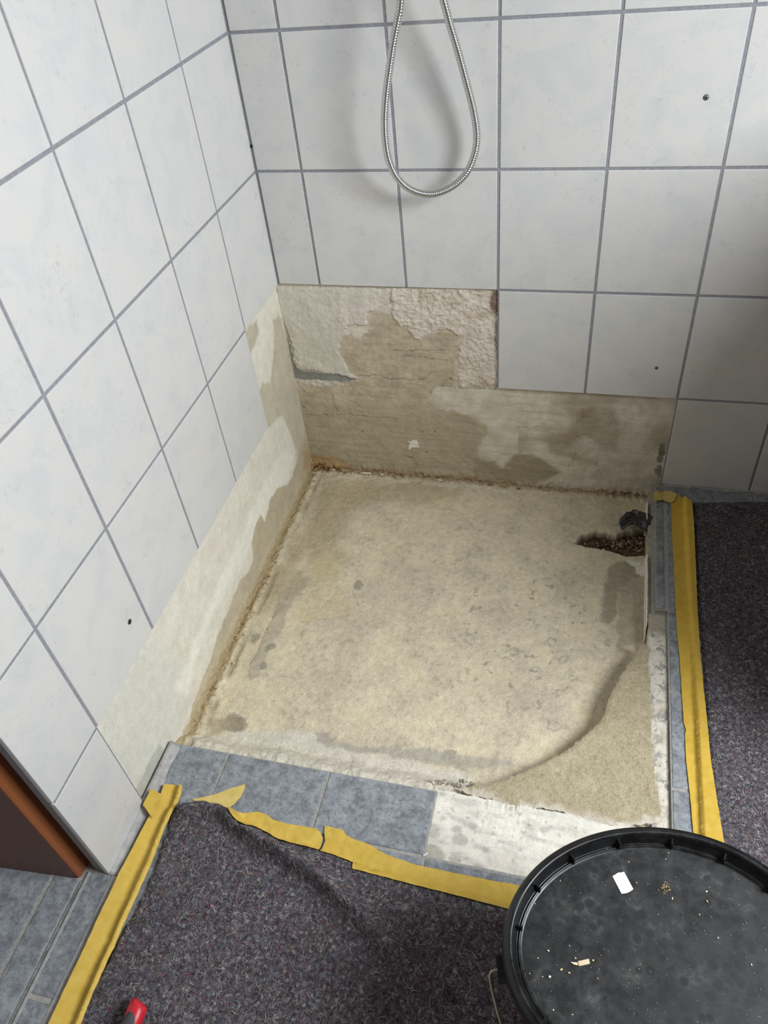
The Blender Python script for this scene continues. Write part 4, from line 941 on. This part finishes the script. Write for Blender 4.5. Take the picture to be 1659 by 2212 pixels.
# on the lid: price sticker, chip, crumbs
LZ = BH - 0.0193
M_PAPER = mat_noisy('white_paper', lin(240, 241, 243), lin(246, 246, 248), 0.6, 90, 0)
M_PRINT = mat_noisy('faded_print', lin(204, 204, 214), lin(214, 214, 222), 0.7, 90, 0)
lab = [(1323, 1893), (1328, 1890), (1335, 1885.5), (1342, 1885), (1348, 1883.5), (1368, 1921), (1362, 1925.5), (1355, 1929), (1350, 1930), (1342.5, 1931)]
poly = np.array([on(p[0], p[1], 2, LZ)[:2] for p in lab])
sticker = slab('price_sticker', poly, 0.004, lambda P: np.full(len(P), LZ + 0.0006), LZ + 0.0002, M_PAPER, None, None, 0, 1, False)
tag(sticker, 'small white price sticker with faded print on the black bucket lid', 'sticker')
# faded characters, barely legible rows of strokes along the sticker
ex = on(1368, 1921, 2, LZ)[:2] - on(1348, 1883.5, 2, LZ)[:2]; sl = np.linalg.norm(ex); ex = ex / sl
ey = on(1323, 1893, 2, LZ)[:2] - on(1348, 1883.5, 2, LZ)[:2]; sw = np.linalg.norm(ey); ey = ey / sw; o0 = on(1348, 1883.5, 2, LZ)[:2]
mb = MB()
def stroke(a, b, wd_):
    pa = o0 + ex * a[0] * sl + ey * a[1] * sw; pb = o0 + ex * b[0] * sl + ey * b[1] * sw; t = pb - pa; t = t / np.linalg.norm(t); n_ = np.array([-t[1], t[0]]) * wd_
    mb.prism([pa - n_, pb - n_, pb + n_, pa + n_], LZ + 0.0005, LZ + 0.00072)
for row, (a0, b0, n_) in enumerate(((0.10, 0.16, 6), (0.18, 0.62, 6))):
    for i in range(n_):
        s = a0 + i * 0.135
        if i % 3 != 2: stroke((s, b0), (s + 0.08, b0), 0.00022)
        stroke((s, b0), (s, b0 + 0.2), 0.00022)
        if i % 2: stroke((s + 0.08, b0), (s + 0.08, b0 + 0.2), 0.00022)
        if i % 3 != 1: stroke((s, b0 + 0.2), (s + 0.08, b0 + 0.2), 0.00022)
mb.build('print', M_PRINT, sticker)
M_WOOD = mat_noisy('pale_wood', lin(208, 188, 156), lin(228, 212, 182), 0.8, 120)
q = on(1262, 2079, 2, LZ); e = on(1240, 2085, 2, LZ)
chip = empty('wood_chip', (q[0], q[1], LZ)); ang = math.atan2(q[1] - e[1], q[0] - e[0]); chip.rotation_euler = (0, 0, ang)
tag(chip, 'small pale wood chip with a broken tip on the black bucket lid', 'wood chip')
mb = MB(); mb.prism([(-0.0075, -0.0028), (0.0055, -0.0032), (0.0062, 0.0018), (-0.0068, 0.0022)], 0.0003, 0.0026); mb.build('block', M_WOOD, chip)
mb = MB(); mb.prism([(-0.0076, -0.0022), (-0.0070, 0.0012), (-0.0130, 0.0030), (-0.0155, 0.0040), (-0.0130, 0.0006)], 0.0003, 0.0016); mb.build('splinter', M_WOOD, chip)
C = []; S = []; K = []
spots = [(1184, 2054, 2.4), (1212, 2095, 2.4), (1187, 2110, 2.2), (1229, 2102, 2), (1243, 2070, 1.4), (1281, 2075, 1.7), (1291, 2114, 1.2), (1230, 2043, 1.1), (1162, 2070, 1), (1144, 2103, 1), (1172, 2110, 1), (1527, 1947, 1.8), (1452, 1941, 1.8), (1526, 1926, 1.4), (1511, 1976, 1.2), (1358, 1862, 1.2), (1311, 1834, 1.8), (1360, 1826, 1), (1375, 1907, 1.2), (1444, 1842, 1.2), (1438, 1856, 1), (1623, 2084, 1.2), (1551, 2026, 1.2), (1383, 2083, 1), (1360, 2095, 1), (1195, 2182, 1.4), (1236, 2192, 1.4), (1210, 1903, 1.2), (1156, 1952, 1)]
for px, py, s in spots:
    q = on(px, py, 2, LZ); C.append(q + np.array([0, 0, 0.0004 * s])); S.append(np.array([1.0, 0.65, 0.4]) * 0.0009 * s); K.append(lin(*random.choice([(232, 222, 190), (236, 230, 214), (220, 200, 150)])))
for i in range(46):
    q = on(1437 + random.gauss(0, 6), 1918 + random.gauss(0, 8), 2, LZ); C.append(q + np.array([0, 0, 0.0005])); S.append(random.uniform(0.0004, 0.0010)); K.append(lin(*random.choice([(206, 188, 150), (150, 120, 90), (190, 176, 140)])))
for i in range(80):
    a = random.random() * 6.283; r = math.sqrt(random.random()) * 0.85; x = (BA - 0.03) * r * math.cos(a); y = (BB - 0.03) * r * math.sin(a)
    C.append(np.array([BX + x * math.cos(BTH) - y * math.sin(BTH), BY + x * math.sin(BTH) + y * math.cos(BTH), LZ + 0.0004])); S.append(random.uniform(0.0003, 0.0006)); K.append(lin(200, 196, 184))
o = stones('lid_dust', C, S, M_GRAV, None, K); tag(o, 'pale dust specks and tiny crumbs scattered on the black bucket lid', 'dust')

# ------------------------------------------------------------------ red-capped tool
M_RED = mat_noisy('red_plastic', lin(196, 34, 48), lin(214, 48, 62), 0.38, 50, 0.1); M_RUB = mat_noisy('grey_rubber', lin(62, 62, 64), lin(76, 76, 78), 0.8, 160, 0.3)
q0 = on(303, 2163, 2, 0.030); q1 = on(262, 2262, 2, 0.028)
dv = q1[:2] - q0[:2]; dv = dv / np.linalg.norm(dv)
tool = empty('hand_tool', (q0[0], q0[1], 0.013)); tool.rotation_euler = (0, 0, math.atan2(dv[1], dv[0]))
tag(tool, 'tool handle with red end cap and grey rubber grip lying on the felt', 'tool')
def handle_part(name, prof, mat, seg=28, tilt=0.0):
    V = []; Fc = []
    for x, ry, rz in prof:
        for k in range(seg):
            a = 2 * math.pi * k / seg; yy = ry * math.cos(a); zz = rz * math.sin(a)
            V.append((x + tilt * yy, yy, 0.0155 + zz))
    for i in range(len(prof) - 1):
        for k in range(seg): Fc.append((i * seg + k, (i + 1) * seg + k, (i + 1) * seg + (k + 1) % seg, i * seg + (k + 1) % seg))
    Fc.append(tuple(range(seg))); Fc.append(tuple(reversed([(len(prof) - 1) * seg + k for k in range(seg)])))
    return link(name, mesh_np(name, V, Fc), mat, tool)
handle_part('end_cap', [(0.000, 0.0085, 0.0075), (0.0012, 0.0120, 0.0110), (0.004, 0.0140, 0.0132), (0.010, 0.0148, 0.0140), (0.028, 0.0142, 0.0136), (0.031, 0.0132, 0.0128)], M_RED, tilt=0.28)
handle_part('grip', [(0.018, 0.0100, 0.0142), (0.020, 0.0115, 0.0150), (0.035, 0.0148, 0.0152), (0.060, 0.0150, 0.0152), (0.085, 0.0135, 0.0140), (0.11, 0.0125, 0.0130), (0.13, 0.0115, 0.0120)], M_RUB, tilt=0.28)
handle_part('shank', [(0.128, 0.0040, 0.0040), (0.20, 0.0040, 0.0040)], M_WIRE)

# ------------------------------------------------------------------ shower hose
M_CHROME, nt, b = newmat('chrome_hose', 0.24, (0.62, 0.62, 0.61), 1.0)
hp = [(866, -2, .115), (860, 40, .113), (850, 90, .110), (841, 150, .106), (834, 205, .102), (830.5, 260, .098), (833, 310, .093), (841, 350, .087), (857, 383, .079), (884, 408, .070), (918, 419.5, .062), (950, 416, .057), (984, 398, .053), (1010, 370, .051), (1026, 330, .050), (1030, 290, .051), (1023, 240, .055), (1008, 180, .062), (989, 110, .072), (971, 50, .082), (957, -2, .090)]
ctrl = [on(p[0], p[1], 1, -p[2] * 0.72) for p in hp]
l0 = ctrl[0]; r0 = ctrl[-1]
ctrl = [np.array([l0[0] + 0.028, -0.020, 1.46]), np.array([l0[0] + 0.028, -0.075, 1.45]), np.array([l0[0] + 0.027, -0.110, 1.38]), l0 + np.array([0.022, -0.002, 0.13])] + ctrl + [r0 + np.array([-0.035, -0.004, 0.12]), np.array([r0[0] - 0.05, -0.080, 1.36]), np.array([r0[0] - 0.052, -0.055, 1.41]), np.array([r0[0] - 0.052, -0.020, 1.42])]
path = np.array(catmull(ctrl, 0.003))
seglen = np.r_[0, np.cumsum(np.linalg.norm(np.diff(path, axis=0), axis=1))]
pitch = 0.0043; ns = int(seglen[-1] / pitch * 8); s_ = np.linspace(0, seglen[-1], ns)
path = np.stack([np.interp(s_, seglen, path[:, i]) for i in range(3)], 1)
ph = (s_ / pitch) % 1.0
rad = 0.0070 - 0.0024 * (np.abs(ph - 0.5) * 2) ** 3.0
hose = tube('shower_hose', path, rad, 18, M_CHROME)
tag(hose, 'ribbed chrome shower hose hanging in a loop before the tiled back wall', 'hose')
for e_ in (0, -1):
    p = path[e_]; o = tube('wall_connector', [(p[0], 0.001, p[2]), (p[0], -0.004, p[2]), (p[0], -0.005, p[2]), (p[0], -0.030, p[2])], [0.022, 0.022, 0.010, 0.010], 24, M_CHROME, hose)

# ------------------------------------------------------------------ screws and drill hole
M_SCREW = mat_noisy('dull_steel', lin(120, 120, 118), lin(150, 150, 148), 0.5, 300, 0.2, metal=0.5); M_DARK = mat_noisy('dark_recess', lin(22, 21, 20), lin(30, 28, 26), 0.9, 100, 0)
M_PLUG = mat_noisy('grey_wall_plug', lin(84, 82, 78), lin(110, 108, 104), 0.8, 300, 0.2)
def screw(px, py, label, r=0.0046, rot=0.0):
    q = on(px, py, 1, -0.001); e_ = empty('wall_screw', (q[0], 0, q[2])); e_.rotation_euler = (0, rot, 0); tag(e_, label, 'screw', 'screws left in the wall tiles')
    tube('plug', [(0, 0.006, 0), (0, -0.0006, 0)], r, 20, M_PLUG, e_)
    tube('head', [(0, 0.003, 0), (0, -0.0012, 0), (0, -0.0020, 0)], [r * 0.8, r * 0.8, r * 0.6], 20, M_SCREW, e_)
    mb = MB(); mb.box(-r * 0.55, r * 0.55, -0.0023, -0.0015, -r * 0.13, r * 0.13); mb.box(-r * 0.13, r * 0.13, -0.00235, -0.0015, -r * 0.55, r * 0.55); mb.build('cross_slot', M_DARK, e_)
screw(1525.5, 210.5, 'cross-head screw in grey plug high on the right side of the back wall', 0.0048)
screw(1418, 795, 'smaller worn screw in a plug low on the back wall, above the bare plaster', 0.0038, 0.4)
q = on(280, 1343, 0, 0.0)
hole = empty('drill_hole', (0, q[1], q[2])); tag(hole, 'dark drilled hole in a white tile of the left wall', 'hole')
tube('hole_rim', [(-0.004, 0, 0), (0.0004, 0, 0), (0.0005, 0, 0)], [0.0050, 0.0050, 0.0046], 18, M_PLUG, hole)
tube('hole_core', [(-0.003, 0, -0.0004), (0.0007, 0, -0.0004)], 0.0041, 18, M_DARK, hole)
q = on(540, 315, 1, -0.001)
mb = MB(); mb.prism([(-0.0006, -0.0035), (0.0030, -0.0033), (0.0034, -0.0008), (-0.0004, -0.0010)], -0.003, 0.002)
o = mb.build('sealant_crumb', M_DARK, None, False, (0.0008, 0, q[2])); tag(o, 'tiny black sealant crumb stuck in the wall corner joint', 'crumb')

# ------------------------------------------------------------------ scraps in the pit
M_FOIL = mat_noisy('dark_plastic_film', lin(34, 30, 32), lin(66, 60, 62), 0.28, 90, 0.4, 0.003, spec=0.6)
def wad():
    A = dict(axis=2, val=-0.04, scale=4.62, org=(1300, 1000))
    pl = poly_on([(150, 660), (165, 610), (230, 560), (300, 535), (350, 560), (420, 580), (490, 620), (492, 660), (470, 720), (430, 760), (390, 720), (330, 690), (260, 660), (200, 690), (175, 640)], **A)
    def zf(P):
        x, y = P.T
        return -0.020 + 0.012 * fbm(x, y, 45, 3, 141) + 0.016 * fbm(x, y, 18, 2, 142) + 0.10 * (x - 0.85)
    o = slab('plastic_scrap', pl, 0.0028, zf, lambda P: zf(P) - 0.0009, M_FOIL, None, None, 0.003, 15)
    tag(o, 'crumpled black plastic scrap hanging from the right rim above the hole', 'plastic scrap'); return o
wd_ = wad()
for s in range(5):
    a = on(1338 + 6 * s, 1128 + 3 * s, 2, -0.02); b_ = on(1380 + 6 * s, 1122 + 9 * s, 2, -0.006); m_ = (a + b_) / 2 + np.array([0, 0.006, 0.010])
    tube('thread', catmull([a, m_, b_ + np.array([0.0, 0, -0.004])], 0.003), 0.0007, 6, M_FOIL, wd_)
M_STRIP = mat_noisy('white_edge_strip', lin(222, 218, 206), lin(236, 232, 222), 0.7, 80, 0.2)
def strip(y0, y1, label, seed):
    V = []; Fc = []; n = 60
    for i in range(n + 1):
        t = i / n; y = y0 + (y1 - y0) * t; w = 0.002 * fbm(np.array([y]), np.array([0.0]), 60, 3, seed)[0]; env = min(1, 10 * t, 10 * (1 - t))
        x = 0.8705 + 0.3 * w; zt = -0.046 + (0.038 + 3.0 * w) * env
        V += [(x, y, -0.058), (x - 0.0022, y, -0.058), (x - 0.0026, y, zt), (x - 0.0004, y, zt + 0.0008)]
    for i in range(n):
        for k in range(4): Fc.append((i * 4 + k, i * 4 + (k + 1) % 4, i * 4 + 4 + (k + 1) % 4, i * 4 + 4 + k))
    Fc += [(3, 2, 1, 0), tuple(n * 4 + k for k in range(4))]
    o = link('edge_strip', mesh_np('edge_strip', V, Fc, None, False), M_STRIP); tag(o, label, 'edge strip', 'white strips on the right rim of the pit'); return o
strip(-0.452, -0.215, 'long white insulation strip standing against the right rim, in front of the black scrap', 3)
strip(-0.125, -0.050, 'short white insulation strip against the right rim near the back wall', 8)
M_YARN = mat_noisy('pale_thread', lin(206, 196, 170), lin(220, 212, 190), 0.7, 60, 0)
def yarn(pxs, z, r, label):
    o = tube('wire_loop', catmull([on(p[0], p[1], 2, zz) for p, zz in zip(pxs, z)], 0.002), r, 8, M_YARN); tag(o, label, 'wire'); return o
yarn([(667, 1030), (672, 1023), (678, 1020), (683, 1025), (686, 1031)], (-.047, -.040, -.036, -.040, -.047), 0.0008, 'tiny pale wire loop sticking up in the back left pit corner')

q = on(915, 1850, 2, 0.0); q2 = on(924, 1842, 2, 0.004)
mb = MB(); dq = q2 - q; mb.prism([(0, 0), (dq[0], dq[1]), (dq[0] - 0.001, dq[1] + 0.0016), (-0.0012, 0.0014)], 0.0003, 0.0012)
o = mb.build('plastic_sliver', M_PAPER, None, False, (q[0], q[1], 0.0)); tag(o, 'tiny white plastic sliver at the corner of the last grey tile', 'sliver')
